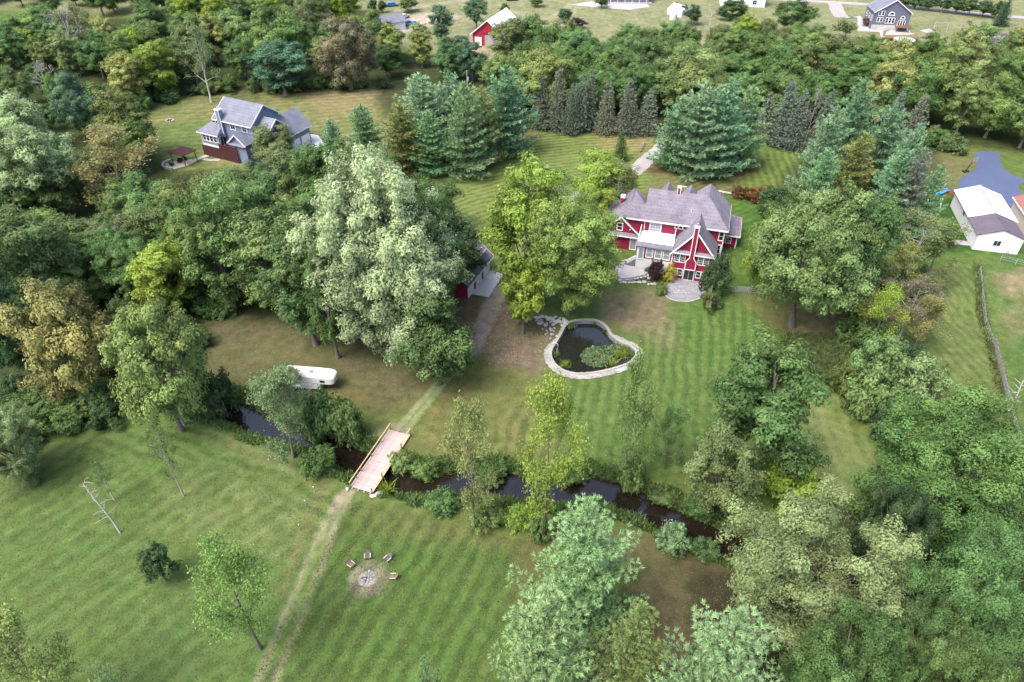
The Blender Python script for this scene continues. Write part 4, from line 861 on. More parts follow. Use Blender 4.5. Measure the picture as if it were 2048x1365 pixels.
# ---------------------------------------------------------------- vegetation: generators
def unit(a): return a / (np.linalg.norm(a, axis=-1, keepdims=True) + 1e-9)
def rdir(rng, n): return unit(rng.normal(size=(n, 3)))
class Tubes:
    def __init__(s): s.V = []; s.F = []; s.n = 0
    def add(s, pts, rad, k=5):
        pts = np.asarray(pts, float); rad = np.asarray(rad, float); m = len(pts)
        d = unit(np.gradient(pts, axis=0)); ref = np.array([.31, .82, .48]); x = unit(np.cross(d, ref)); y = np.cross(d, x)
        a = np.arange(k) * 2 * math.pi / k
        V = pts[:, None] + (x[:, None] * np.cos(a)[None, :, None] + y[:, None] * np.sin(a)[None, :, None]) * rad[:, None, None]
        i = np.arange(m - 1)[:, None] * k; j = np.arange(k)[None]; jn = (j + 1) % k
        s.F.append(np.stack([i + j, i + jn, i + k + jn, i + k + j], -1).reshape(-1, 4) + s.n); s.V.append(V.reshape(-1, 3)); s.n += m * k
    def mesh(s, name, m): return np_mesh(name, np.vstack(s.V), np.vstack(s.F), [m], smooth=True)
def leaf_mesh(name, P, N, size, rng, hue=None, asp=.62, m=None, bri=None):
    n = len(P); N = unit(N); t = unit(np.cross(N, rdir(rng, n))); b = np.cross(N, t); sz = np.asarray(size).reshape(-1, 1) * rng.uniform(.7, 1.3, (n, 1))
    t = t * sz * .62; b = b * sz * asp
    V = np.stack([P + t, P - t * .6 + b * .6, P - t * .6 - b * .6], 1).reshape(-1, 3); F3 = np.arange(3 * n).reshape(-1, 3)
    br = rng.beta(2, 2, n) if bri is None else bri; hue = rng.random(n) if hue is None else hue
    tint = np.repeat(np.c_[br, hue], 3, 0).astype(np.float32)
    return np_mesh(name, V, F3, [m or LEAF], np.c_[tint, np.zeros(len(tint))])
def broadleaf(seed, H, R, cb=.22, lobes=15, leaf=.42, dens=1.0, spread=1.0, bark=None, shrub=False, rough=.5, apart=0.0):
    """trunk and crown meshes of a broad-leaved tree: limbs to lobes, lobes of leaf puffs, gaps between"""
    rng = np.random.default_rng(seed); cz = H * (cb + 1) / 2; c = H * (1 - cb) / 2; cen = np.array([0, 0, cz])
    g = np.arange(lobes) + .5; ph = np.arccos(1 - 2 * g / lobes); th = math.pi * (1 + 5 ** .5) * g + rng.uniform(0, 6)
    D = np.c_[np.cos(th) * np.sin(ph), np.sin(th) * np.sin(ph), np.cos(ph)] + rng.normal(0, .22, (lobes, 3)); D = unit(D)
    rad = rng.uniform(.46, .84, lobes) * (1 + rough * rng.normal(0, .16, lobes))
    L = cen + D * np.array([R, R, c]) * rad[:, None]; lr = R * rng.uniform(.24, .42 - apart * .1, lobes) * spread * (1 - apart * .2); L = cen + (L - cen) * (1 + apart * .16)
    if not shrub and lobes > 12:
        kp = rng.random(lobes) > .1; kp[0] = True; L, lr, D = L[kp], lr[kp], D[kp]
    L = np.vstack([L, cen + np.array([rng.normal(0, .1 * R), rng.normal(0, .1 * R), .1 * c])]); lr = np.append(lr, R * .45); D = np.vstack([D, [0, 0, 1]])
    L[:, 2] = np.maximum(L[:, 2], (0.12 if shrub else cb) * H + lr * .35)
    Ps, Ns, Hu, Tip, Br = [], [], [], [], []
    for i in range(len(L)):
        npf = int(max(7, 15 * (lr[i] / 2.2) ** 2 * dens * (1.0 if R > 3 else 1.7))) + 4
        d = rdir(rng, npf * 2); keep = (d @ D[i] > -.45); d = d[keep][:npf]; npf = len(d)
        pc = L[i] + d * lr[i] * rng.uniform(.5, 1.28, (npf, 1)) * np.array([1, 1, .85]); pr = rng.uniform(.55, 1.25, npf) * min(1.0, R / 4.5)
        bri_l = np.clip(rng.normal(.5, .15) + rng.normal(0, .24, npf), 0, 1); hue_l = np.clip(rng.beta(1.2, 2.2) + rng.normal(0, .12, npf), 0, 1)
        nl = np.maximum(8, (100 * (pr / .8) ** 2 * (.30 / leaf) ** 1.7)).astype(int)
        k = np.repeat(np.arange(npf), nl); dd = rdir(rng, len(k)); rr = rng.random(len(k)) ** .45
        st_ = dd + d[k] * (dd * d[k]).sum(1, keepdims=True) * .85; P = pc[k] + st_ * (pr[k] * rr)[:, None] * np.array([.92, .92, .66]); Ps.append(P)
        Ns.append(dd * .85 + d[k] * .35 + np.array([0, 0, .45]) + rng.normal(0, .26, P.shape)); Hu.append(np.clip(hue_l[k] + rng.normal(0, .15, len(k)), 0, 1)); Br.append(np.clip(bri_l[k] + rng.normal(0, .16, len(k)), 0, 1))
        nf = int(34 * lr[i] ** 2 * .5 * dens * (.34 / leaf)); dd = rdir(rng, nf); Ps.append(L[i] + dd * lr[i] * rng.random((nf, 1)) ** .5 * .8); Ns.append(rdir(rng, nf) + np.array([0, 0, .4])); Hu.append(rng.random(nf) * .4); Br.append(rng.beta(2, 2, nf))
        Tip.append(pc)
    P = np.vstack(Ps); N = np.vstack(Ns); Hh = np.concatenate(Hu); Bb = np.concatenate(Br); ok = P[:, 2] > .05; P, N, Hh, Bb = P[ok], N[ok], Hh[ok], Bb[ok]
    crown = leaf_mesh("crown", P, N, leaf, rng, Hh, bri=Bb)
    tb = Tubes(); r0 = max(.05, .017 * H + .05) * (0.45 if shrub else 1)
    top = H * (.4 if shrub else .78); z = np.linspace(-.25, top, 9); bendx = rng.normal(0, .02 * H); bendy = rng.normal(0, .02 * H); s = z / H
    tp = np.c_[bendx * np.sin(s * 3), bendy * np.sin(s * 2.5), z]; tr = r0 * (1 - .82 * np.clip(s / .8, 0, 1)); tr[0] *= 1.7; tr[1] *= 1.1
    tb.add(tp, tr, 8)
    for i in range(len(L)):
        z0 = np.clip(rng.uniform(.35, .8) * L[i, 2], .1, top * .95); a = np.array([np.interp(z0, z, tp[:, 0]), np.interp(z0, z, tp[:, 1]), z0])
        mid = a * .45 + L[i] * .55 - np.array([0, 0, .06 * R]); rl = r0 * rng.uniform(.28, .42)
        t = np.linspace(0, 1, 5)[:, None]; pts = (1 - t) ** 2 * a + 2 * t * (1 - t) * mid + t ** 2 * L[i]; tb.add(pts, rl * (1 - .75 * t[:, 0]), 5)
        for q in Tip[i][rng.permutation(len(Tip[i]))[:5]]:
            tb.add([L[i], (L[i] + q) / 2 + rng.normal(0, .1, 3), q], [rl * .3, rl * .2, .012], 3)
    return tb.mesh("trunk", bark or BARK), crown
def sparse_tree(seed, H, R, cb=.2, leaf=.3, nleaf=3500, n1=14, bark=None, droop=0.0, spreadleaf=.32):
    rng = np.random.default_rng(seed); tb = Tubes(); r0 = .014 * H + .03; z = np.linspace(-.2, H * .96, 10); s = z / H
    tp = np.c_[rng.normal(0, .025 * H) * np.sin(s * 3), rng.normal(0, .025 * H) * np.sin(s * 2.4), z]; tr = r0 * (1 - .93 * np.clip(s, 0, 1)); tr[0] *= 1.6; tb.add(tp, tr, 7)
    seg = []
    def br(a, d, L, r, dep):
        n = 5; pts = [a]; dd = d
        for i in range(n):
            dd = unit(dd + rng.normal(0, .14, 3) + np.array([0, 0, .07 - droop])); pts.append(pts[-1] + dd * L / n)
        pts = np.array(pts); tb.add(pts, np.linspace(r, max(.008, r * .25), n + 1), 4 if dep < 2 else 3)
        if dep >= 1: seg.append(pts)
        if dep < 3:
            for k in range(4 if dep == 0 else 3):
                i = rng.integers(2, n + 1); q = unit(unit(pts[i] - pts[i - 1]) + rng.normal(0, .55, 3)); br(pts[i], q, L * rng.uniform(.36, .55), r * .42, dep + 1)
    for k in range(n1):
        t = cb + (.93 - cb) * (k + rng.random()) / n1; a = np.array([np.interp(t * H, z, tp[:, i]) for i in range(3)]); th = k * 2.4 + rng.normal(0, .3)
        prof = max(.25, math.sin(math.pi * min(1, (t - cb) / (1 - cb) * .8 + .2)) ** .7); el = rng.uniform(.25, .9) + .3 * t
        br(a, np.array([math.cos(th) * math.cos(el), math.sin(th) * math.cos(el), math.sin(el)]), R * prof * rng.uniform(.75, 1.15), r0 * .42 * (1.1 - t * .7), 0)
    S = np.vstack([p for p in seg]); crown = None
    if nleaf:
        k = rng.integers(0, len(S), nleaf); P = S[k] + rng.normal(0, spreadleaf, (nleaf, 3)) * np.array([1, 1, .7]); hue = np.clip(vnoise(P[:, 0] + 50, P[:, 2] + 50, 1.5, seed) + rng.normal(0, .15, nleaf), 0, 1)
        crown = leaf_mesh("crown", P, np.array([0, 0, .9]) + rng.normal(0, .6, P.shape), leaf, rng, hue)
    return tb.mesh("trunk", bark or BARK), crown
def conifer(seed, H, R, cb=.06, gap=.62, nb=6, blade=.42, wid=.09, step=.42, nblade=7, up=.28, curve=.25, pw=.8, droop=0.0, jag=.2, bark=None, fluff=.9):
    """whorled conifer: branches in tiers carry tufts of needle blades"""
    rng = np.random.default_rng(seed); tb = Tubes(); z = np.linspace(-.2, H * .99, 8); r0 = .014 * H + .03
    tb.add(np.c_[0 * z, 0 * z, z], r0 * (1 - .95 * np.clip(z / H, 0, 1)), 7); T, Dv, Hu = [], [], []
    hcur = cb * H; ph = 0.0
    while hcur < H * .985:
        t = (hcur / H - cb) / (1 - cb); ph += 1.1; prof = (1 - t) ** pw * (1 if t > .12 else .8 + 1.6 * t)
        for b in range(nb if t < .85 else 4):
            L = R * prof * rng.uniform(1 - jag * 1.6, 1 + jag * .6) + .25; th = ph + 2 * math.pi * b / nb + rng.normal(0, .16); el = up * (.35 + 1.25 * t) - droop * (1 - t) + rng.normal(0, .07)
            n = max(3, int(L / step) + 1); s = np.linspace(.12 if L > 1 else .0, 1, n); o = np.array([math.cos(th), math.sin(th), 0])
            zz = np.sin(el) * L * s + curve * L * s ** 2.4 * .5 - droop * .25 * L * np.sin(s * 3); base = np.array([0, 0, hcur]) + o * (L * np.cos(el) * s)[:, None] + np.c_[0 * s, 0 * s, zz]
            if L > .9: tb.add(base[[0, n // 2, n - 1]], [r0 * .25 * (1 - t * .6), r0 * .14, .012], 3)
            side = np.array([-o[1], o[0], 0]); hl = rng.random()
            for i in range(n):
                w_ = (.10 + .34 * math.sin(min(1, s[i] * 1.25) * math.pi * .82)) * min(L, 3.2) * .62; m = max(1, int(2 * w_ / (step * .85)) + 1)
                lat = np.linspace(-w_, w_, m) if m > 1 else np.zeros(1); back = np.abs(lat) * .45
                q = base[i] + side * lat[:, None] - o * back[:, None] + rng.normal(0, .09, (m, 3)); q[:, 2] += rng.normal(0, .07, m) - np.abs(lat) * .10
                T.append(q); Dv.append(unit(o * .75 + side * (lat / (w_ + .01))[:, None] * .6 + np.array([0, 0, up * 1.7 + .1 - droop * 1.5]))); Hu.append(np.clip(hl * .5 + rng.random(m) * .5, 0, 1))
        hcur += gap * rng.uniform(.8, 1.2) * (1.0 - .45 * t)
    q = np.c_[rng.normal(0, .05, 8), rng.normal(0, .05, 8), np.linspace(H * .93, H, 8)]; T.append(q); Dv.append(np.tile([0, 0, 1.], (8, 1))); Hu.append(rng.random(8))
    T = np.vstack(T); Dv = np.vstack(Dv); Hu = np.concatenate(Hu); n = len(T); k = np.repeat(np.arange(n), nblade)
    d = unit(Dv[k] + rdir(rng, len(k)) * fluff); t_ = unit(np.cross(d, rdir(rng, len(k)))) * (wid * rng.uniform(.7, 1.3, (len(k), 1))); ln = blade * rng.uniform(.65, 1.15, (len(k), 1)); a = T[k] - d * ln * .15
    V = np.stack([a - t_ * .6, a + t_ * .6, a + d * ln], 1).reshape(-1, 3)
    F4 = np.arange(3 * len(k)).reshape(-1, 3); br = np.clip(rng.beta(2, 2, n)[k] * .6 + rng.random(len(k)) * .4, 0, 1)
    tint = np.repeat(np.c_[br, Hu[k], 0 * br], 3, 0).astype(np.float32)
    return tb.mesh("trunk", bark or BARKD), np_mesh("crown", V, F4, [NEEDLE], tint)
# ---------------------------------------------------------------- the stock of kinds: (trunk, crown, height, radius)
LIB = {}
def stock(key, gen, n, H, R, **kw):
    LIB[key] = [(*gen(hash(key) % 1000 + 17 * i + 3 if False else sum(map(ord, key)) * 7 + 17 * i + 3, H, R, **kw), H, R, kw.get('cb', .22)) for i in range(n)]
stock('hero', broadleaf, 3, 17, 7.5, cb=.10, lobes=38, leaf=.21, dens=1.0, apart=1.0)
stock('dome', broadleaf, 1, 20, 8.5, cb=.08, lobes=46, leaf=.25, apart=.35, dens=.9, rough=.25)
stock('big', broadleaf, 3, 19, 7.5, cb=.16, lobes=32, leaf=.27, apart=.7)
stock('mid', broadleaf, 6, 13, 5.0, cb=.16, lobes=22, leaf=.29, apart=.5)
stock('tall', broadleaf, 4, 15, 3.8, cb=.14, lobes=20, leaf=.29, spread=1.2)
stock('small', broadleaf, 4, 6.5, 2.6, cb=.18, lobes=12, leaf=.26)
stock('shrub', broadleaf, 5, 2.6, 2.0, cb=.02, lobes=11, leaf=.21, shrub=True, spread=1.15, dens=1.2)
stock('airy', sparse_tree, 4, 10, 3.2, cb=.16, leaf=.19, nleaf=9000, n1=13, spreadleaf=.34)
stock('thin', sparse_tree, 3, 11, 3.0, cb=.25, leaf=.20, nleaf=3400, n1=12, bark=BARKP)
stock('bare', sparse_tree, 3, 11, 3.4, cb=.22, leaf=.2, nleaf=700, n1=14, bark=BARKP)
stock('pine', conifer, 5, 14, 4.4, cb=.04, gap=1.5, nb=7, blade=.66, wid=.15, step=.5, nblade=12, up=.20, curve=.42, pw=.60, jag=.30, fluff=.75)
stock('spruce', conifer, 4, 13, 2.6, gap=.62, nb=7, blade=.5, wid=.12, step=.5, nblade=9, up=.02, curve=.2, pw=.9, droop=.22, jag=.16, fluff=.7)
stock('nearpine', conifer, 3, 15, 4.8, gap=1.45, nb=7, blade=.38, wid=.085, step=.34, nblade=18, up=.22, curve=.75, pw=.72, jag=.42, fluff=.95)
PAL = dict(dk=(.054, .104, .044, .10), gr=(.092, .160, .055, .12), lg=(.135, .212, .072, .10), yg=(.205, .285, .050, .15), ol=(.130, .175, .066, .12), sv=(.275, .33, .165, .05), ly=(.165, .250, .065, .15), og=(.185, .24, .105, .08), fl=(.185, .285, .085, .1), mg=(.110, .185, .060, .1),
           tn=(.225, .21, .088, .3), br=(.160, .145, .095, .15), yl=(.31, .30, .05, .3), bp=(.195, .315, .165, .03), np=(.235, .35, .16, .06), sp=(.175, .21, .16, .08), bl=(.098, .165, .095, .02), pu=(.055, .030, .042, 0), yp=(.205, .245, .085, .15), gg=(.20, .205, .18, .1), rd=(.13, .06, .035, .3))
TREES = []
def plant(kind, cx, by, ty, hw, pal, label, group=None, cat="tree", name=None, var=None, H=None):
    """a tree whose crown centre shows at cx, foot at by, crown top at ty and half width hw, all in photo pixels"""
    rng = random.Random(int(cx * 31 + by * 7 + ty)); lib = LIB[kind]; T, Cr, H0, R0, cb = lib[(var if var is not None else rng.randrange(len(lib))) % len(lib)]
    bx = cx; con = kind in ('pine', 'spruce', 'nearpine'); hh = 10.0
    for _ in range(6):
        b = at(bx, by); lo, hi = .3, 40.0
        for _ in range(30):
            hh = (lo + hi) / 2; zc = b[2] + hh * (1 + cb) / 2; X, Y, S = proj((b[0], b[1], zc)); Rr = hw / S
            if con: yt = proj((b[0], b[1], b[2] + hh))[1]
            else:
                dep = math.atan2(CAMH - zc, math.hypot(b[0], b[1])); yt = Y - S * .93 * math.hypot(hh * (1 - cb) / 2 * math.cos(dep), Rr * math.sin(dep))
            if yt > ty: lo = hh
            else: hi = hh
        bx += cx - X
    if H: hh = H
    return put(kind, b, hh, Rr, pal, label, group, cat, name, (T, Cr, H0, R0), rng)
NAMES = dict(dome="large_tree", big="large_tree", hero="large_tree", tall="tall_tree", pine="white_pine_tree", nearpine="white_pine_tree", spruce="spruce_tree", shrub="shrub", small="small_tree", bare="bare_tree", thin="thin_tree", airy="young_tree")
def put(kind, b, hh, Rr, pal, label, group, cat, name, quad, rng):
    T, Cr, H0, R0 = quad
    e = empty(name or NAMES.get(kind, "broadleaf_tree"), tuple(b), rng.uniform(0, 6.28), label, cat, group)
    k_ = rng.uniform(.9, 1.1); e.scale = (Rr / R0 * k_, Rr / R0 / k_, hh / H0)
    p = PAL[pal]; j = [rng.uniform(.86, 1.08) for _ in range(3)]; g = rng.uniform(.9, 1.12)
    for nm, me in (("stem" if kind == 'shrub' else "trunk", T), ("foliage" if kind == 'shrub' else "crown", Cr)):
        if me is None: continue
        o = mesh_obj(nm, me, e); o.color = (p[0] * j[0] * g, p[1] * g, p[2] * j[2] * g, p[3])
    TREES.append((e, kind, tuple(b), hh, Rr)); return e
SCAT = []
def wood(poly, n, kinds, label, group, hrange, seed, cat="tree", mind=3.0, names=None):
    """n trees set at random, apart from each other, over a patch of land given by its outline in the photo"""
    rng = random.Random(seed); P = P2(poly); lo = P.min(0); hi = P.max(0); pts = []; tries = 0
    while len(pts) < n and tries < 6000:
        tries += 1; x = rng.uniform(lo[0], hi[0]); y = rng.uniform(lo[1], hi[1])
        if not inside(np.array([x]), np.array([y]), P)[0]: continue
        if any((x - q[0]) ** 2 + (y - q[1]) ** 2 < mind ** 2 for q in pts): continue
        pts.append((x, y)); kind, pal = rng.choice(kinds); q = rng.choice(LIB[kind]); hh = rng.uniform(*hrange) * (1.15 if kind == 'tall' else 1); rr = q[3] * (hh / q[2]) * rng.uniform(.9, 1.2)
        if kind == 'shrub': rr = q[3] * rng.uniform(.8, 1.3); hh = q[2] * rng.uniform(.8, 1.4)
        SCAT.append((PALN[pal], label, put(kind, (x, y, hz(x, y)), hh, rr, pal, '', group, cat, None, q[:4], rng)))
PALN = dict(fl='pale green', mg='mid-green', og='grey-green', ly='fresh green', dk='dark green', gr='green', lg='light green', yg='yellow-green', ol='olive', sv='silvery green', tn='tan', br='brownish', yl='yellow', bp='blue-green', np='pale green', sp='grey-green', bl='blue-green', pu='purple', yp='yellowish', gg='grey', rd='reddish')

ORD = "leftmost second third fourth fifth sixth seventh eighth ninth tenth eleventh twelfth thirteenth fourteenth fifteenth sixteenth seventeenth eighteenth nineteenth twentieth twenty-first twenty-second twenty-third twenty-fourth twenty-fifth twenty-sixth".split()
def name_scattered():
    """labels of the scattered woodland trees: colour, place and, where several share both, the count from the left"""
    by = {}
    for pal, label, e in SCAT: by.setdefault((pal, label), []).append(e)
    for (pal, label), es in by.items():
        es.sort(key=lambda e: proj(e.location)[0]); n = len(es)
        for i, e in enumerate(es):
            base = label.replace('* ', pal + ' ')
            if n == 1: e["label"] = base
            elif i == n - 1: e["label"] = "rightmost " + base
            elif i == 0: e["label"] = "leftmost " + base
            else: e["label"] = (ORD[i] if i < len(ORD) else "far right") + " from left " + base
# ---------------------------------------------------------------- trees one by one
plant('dome', 762, 705, 330, 148, 'sv', "huge silvery-leaved maple standing left of the gravel lane", var=2)
plant('big', 838, 680, 372, 74, 'gr', "tall dark green oak rising behind the silvery maple, in front of the garage", var=1)
plant('mid', 868, 770, 590, 80, 'gr', "low-hanging dark green oak beside the wheel tracks above the bridge", var=2)
plant('tall', 1052, 608, 334, 72, 'yg', "tall bright yellow-green tree left of the red house", var=0)
plant('big', 1142, 628, 398, 104, 'ly', "broad green tree between the pond and the red house", var=2)
plant('small', 1046, 668, 545, 42, 'yg', "small yellowish tree at the dirt patch left of the pond", var=1)
plant('mid', 1212, 428, 306, 58, 'yg', "round yellow-green tree behind the red house by the gravel drive", var=3)
plant('mid', 1183, 475, 368, 38, 'yg', "small bright green tree left of the red house's roof", var=1)
plant('thin', 1108, 445, 345, 42, 'ol', "half-bare tree with pale branches left of the gravel drive")
plant('thin', 1240, 450, 335, 36, 'ol', "pale-limbed thin tree at the red house's left roof corner")
plant('big', 1632, 652, 362, 122, 'lg', "large maple with thick straight trunk right of the red house", var=3)
plant('mid', 1712, 634, 400, 72, 'gr', "dark-trunked tree right of the large maple beside the red house", var=4)
plant('mid', 1540, 585, 430, 44, 'yg', "yellow-green tree on the lawn close to the red house", var=0)
plant('shrub', 1432, 590, 518, 28, 'dk', "dense dark green bush at the right corner of the stone patio", cat="bush")
plant('thin', 1845, 578, 438, 66, 'ol', "sparse olive tree left of the white pole barn")
plant('thin', 1732, 624, 548, 24, 'br', "slender dark young tree with few leaves behind the scrub row")
plant('tall', 1532, 955, 684, 92, 'gr', "tall green tree alone on the lawn above the creek, leafy to the right", var=5)
plant('mid', 1448, 1018, 865, 68, 'ol', "brownish-green tree leaning over the creek bend", var=2)
plant('shrub', 1590, 1012, 925, 58, 'yg', "bright yellow-green bush below the tall lawn tree", cat="bush")
plant('hero', 1915, 1095, 796, 150, 'mg', "large pale-topped green tree at the right edge beyond the creek", var=1)
plant('hero', 1625, 1270, 985, 156, 'og', "wide grey-green tree in the lower right, olive leaves", var=2)
plant('hero', 1955, 1330, 1045, 116, 'mg', "bright green tree in the lower right corner", var=0)
plant('hero', 1815, 1400, 1190, 90, 'gr', "dark green tree between the two big trees of the lower right", var=3)
plant('hero', 1775, 1190, 960, 70, 'dk', "dark green tree behind the wide grey-green tree", var=1)
plant('hero', 1900, 1520, 1270, 90, 'gr', "green tree cut by the lower right frame edge", var=4)
plant('nearpine', 1165, 1270, 1005, 150, 'np', "pale fluffy white pine nearest the creek", var=0)
plant('nearpine', 1082, 1460, 1208, 168, 'np', "pale pine whose crown is cut by the bottom edge", var=1)
plant('nearpine', 1262, 1450, 1215, 105, 'yp', "yellowish pine squeezed between two pale pines", var=2)
plant('nearpine', 1440, 1490, 1225, 165, 'np', "pale pine at the bottom edge right of the yellowish pine", var=2)
plant('nearpine', 865, 1560, 1322, 70, 'np', "pine tip poking up at the bottom edge below the fire pit", var=0)
plant('nearpine', 262, 1560, 1335, 60, 'np', "pine tip at the bottom edge of the left lawn", var=1)
plant('airy', 478, 1298, 1104, 70, 'fl', "leaning light green tree on the near left lawn beside the track", var=1)
plant('small', 312, 1162, 1086, 33, 'dk', "small dark round tree standing alone on the near left lawn", var=2)
plant('thin', 330, 993, 850, 24, 'gr', "slim sapling with bare stem on the left lawn")
plant('thin', 205, 1000, 925, 20, 'gr', "thin leafy sapling behind the dead leaning trunk")
plant('airy', 62, 1440, 1232, 78, 'yp', "yellow-green tree in the lower left corner", var=2)
plant('hero', 5, 962, 815, 70, 'og', "pale olive tree leafy to the ground at the left edge", var=1)
plant('mid', 128, 790, 572, 82, 'tn', "orange-tan autumn tree at the left edge of the wood", var=4)
plant('mid', 306, 862, 608, 80, 'yp', "yellow-tinged tree with bare lower limbs at the creek's left end", var=0)
plant('bare', 330, 850, 690, 60, 'gg', "bare grey limbs below the yellow-tinged tree")
plant('shrub', 423, 835, 738, 36, 'dk', "dark green bush at the creek's left end", cat="bush")
plant('airy', 562, 915, 752, 58, 'og', "silvery young tree leaning over the creek by the trailer", var=0)
plant('shrub', 640, 880, 782, 40, 'gr', "green bush on the creek bank in front of the trailer", cat="bush")
plant('shrub', 690, 885, 800, 36, 'lg', "light green bush on the creek bank beside the bridge", cat="bush")
plant('airy', 578, 792, 732, 26, 'ol', "small olive tree screening the rear of the horse trailer")
plant('airy', 942, 1060, 830, 46, 'yp', "slim yellowing tree on the near creek bank", var=3)
plant('airy', 1095, 1062, 802, 66, 'yg', "airy yellow-green tree on the near creek bank behind the pale pine", var=1)
plant('airy', 1262, 965, 758, 44, 'lg', "feathery green tree on the far creek bank", var=2)
plant('airy', 1340, 938, 824, 32, 'lg', "small feathery sapling on the lawn above the creek", var=0)
plant('hero', 1685, 1490, 1245, 112, 'gr', "dark green tree at the bottom edge below the wide grey-green tree", var=2)
# bushes along the creek
for cx, by, ty, hw, pl, lb in [(640, 940, 880, 44, 'gr', "leafy bush on the near bank left of the bridge"), 
    (800, 935, 895, 34, 'lg', "grassy green bush on the far bank right of the bridge"), (850, 952, 905, 36, 'lg', "bright bush hanging over the water right of the bridge"),
    (885, 1020, 965, 44, 'gr', "round green bush on the near bank below the water bend"), 
    (975, 1045, 995, 42, 'lg', "light green bush right of the slim yellowing tree"), (1035, 1050, 1000, 36, 'yg', "yellowish bush in front of the airy creek tree"), (985, 960, 915, 36, 'gr', "dark tuft of bush on the far bank opposite the slim tree"),
    (1085, 1075, 1025, 32, 'gr', "bush at the foot of the airy creek tree"), (1150, 960, 925, 32, 'gr', "bush on the far bank behind the airy creek tree"), (1265, 975, 905, 34, 'lg', "bright bush at the foot of the feathery green tree"),
    (1345, 1095, 1035, 40, 'np', "pale grey-green bush standing at the water's edge"), (1330, 1000, 965, 36, 'gr', "low bush along the far bank below the sapling"), (1400, 1020, 985, 34, 'gr', "low bush on the far bank next to the creek bend"),
    (1500, 1060, 1010, 40, 'lg', "green bush on the bank below the brownish-green tree"), (1410, 1110, 1070, 34, 'gr', "bush on the near bank of the creek bend")]:
    plant('shrub', cx, by, by - (by - ty) * .8, hw * .78, pl, lb, "bushes along the creek", "bush")
for kd, cx, by, ty, hw, pl, lb in [('pine', 1858, 478, 330, 34, 'bp', "lowest pine at the right end of the right-hand pine group"), ('airy', 1872, 585, 480, 44, 'ol', "loose olive tree near the pole barn's wooden platform"), ('airy', 1795, 600, 500, 40, 'yp', "yellowish loose tree left of the sparse olive tree"), ('shrub', 1830, 590, 545, 36, 'gr', "green bush at the foot of the sparse olive tree"), ('shrub', 1770, 575, 530, 34, 'ol', "olive bush behind the slender dark young tree"), ('mid', 262, 345, 245, 40, 'mg', "leafy green tree between the leaning olive tree and the sparse tan tree"), ('small', 205, 350, 290, 34, 'ol', "small olive tree beside the sparse tan tree")]:
    plant(kd, cx, by, ty, hw, pl, lb, None, "bush" if kd == 'shrub' else "tree")
# scrub row right of the lawn
for kd, cx, by, ty, hw, pl, lb in [('airy', 1768, 712, 585, 46, 'yg', "vine-hung yellow-green tree topping the scrub row"), ('thin', 1825, 690, 560, 46, 'br', "greyish half-bare scrub tree in the scrub row"), ('airy', 1850, 705, 600, 40, 'tn', "tan-leaved scrub tree at the back of the scrub row"),
    ('shrub', 1722, 690, 618, 40, 'gr', "green bush at the upper end of the scrub row"), ('small', 1758, 790, 665, 50, 'lg', "leafy light green tree in the middle of the scrub row"), ('small', 1832, 842, 705, 50, 'og', "grey-green tree at the lower end of the scrub row"),
    ('shrub', 1745, 830, 745, 44, 'lg', "bright green bush low in the scrub row"), ('shrub', 1795, 880, 800, 46, 'dk', "dark bush at the lower end of the scrub row"), ('shrub', 1690, 790, 730, 26, 'ol', "olive bush next to the cattails"), ('shrub', 1850, 790, 735, 36, 'ol', "olive bush behind the grey-green scrub tree"),
    ('shrub', 1805, 760, 690, 40, 'dk', "dark bush inside the scrub row"), ('airy', 1715, 640, 560, 34, 'yp', "yellowish scrub tree above the scrub row"), ('shrub', 1840, 930, 840, 40, 'gr', "green bush beside the large right-hand tree")]:
    plant(kd, cx, by, ty, hw, pl, lb, "scrub row right of the lawn", "bush" if kd == 'shrub' else "tree")
# garden plants by the red house
for cx, by, ty, hw, pl, lb in [(1340, 562, 533, 13, 'yl', "yellow bush at the left edge of the stone patio"), (1312, 560, 522, 14, 'pu', "tall purple-leaved plant before the sunroom"), (1322, 588, 568, 11, 'lg', "small round green bush left of the stone patio"),
    (1419, 622, 585, 16, 'ol', "brownish small bush below the patio's right corner"), (1432, 612, 592, 14, 'gr', "tiny green bush beside the brownish bush"), (1478, 395, 372, 16, 'rd', "red-leaved shrub behind the red house"), (1515, 400, 376, 22, 'rd', "long reddish shrub behind the red house"),
    (1552, 425, 378, 38, 'dk', "dark green shrub between red house and pine group"), (1560, 440, 400, 34, 'gr', "leafy shrub below the dark shrub behind the red house"), (1300, 552, 535, 10, 'gr', "low green plant beside the purple plant")]:
    plant('shrub', cx, by, ty, hw, pl, lb, None, "bush")
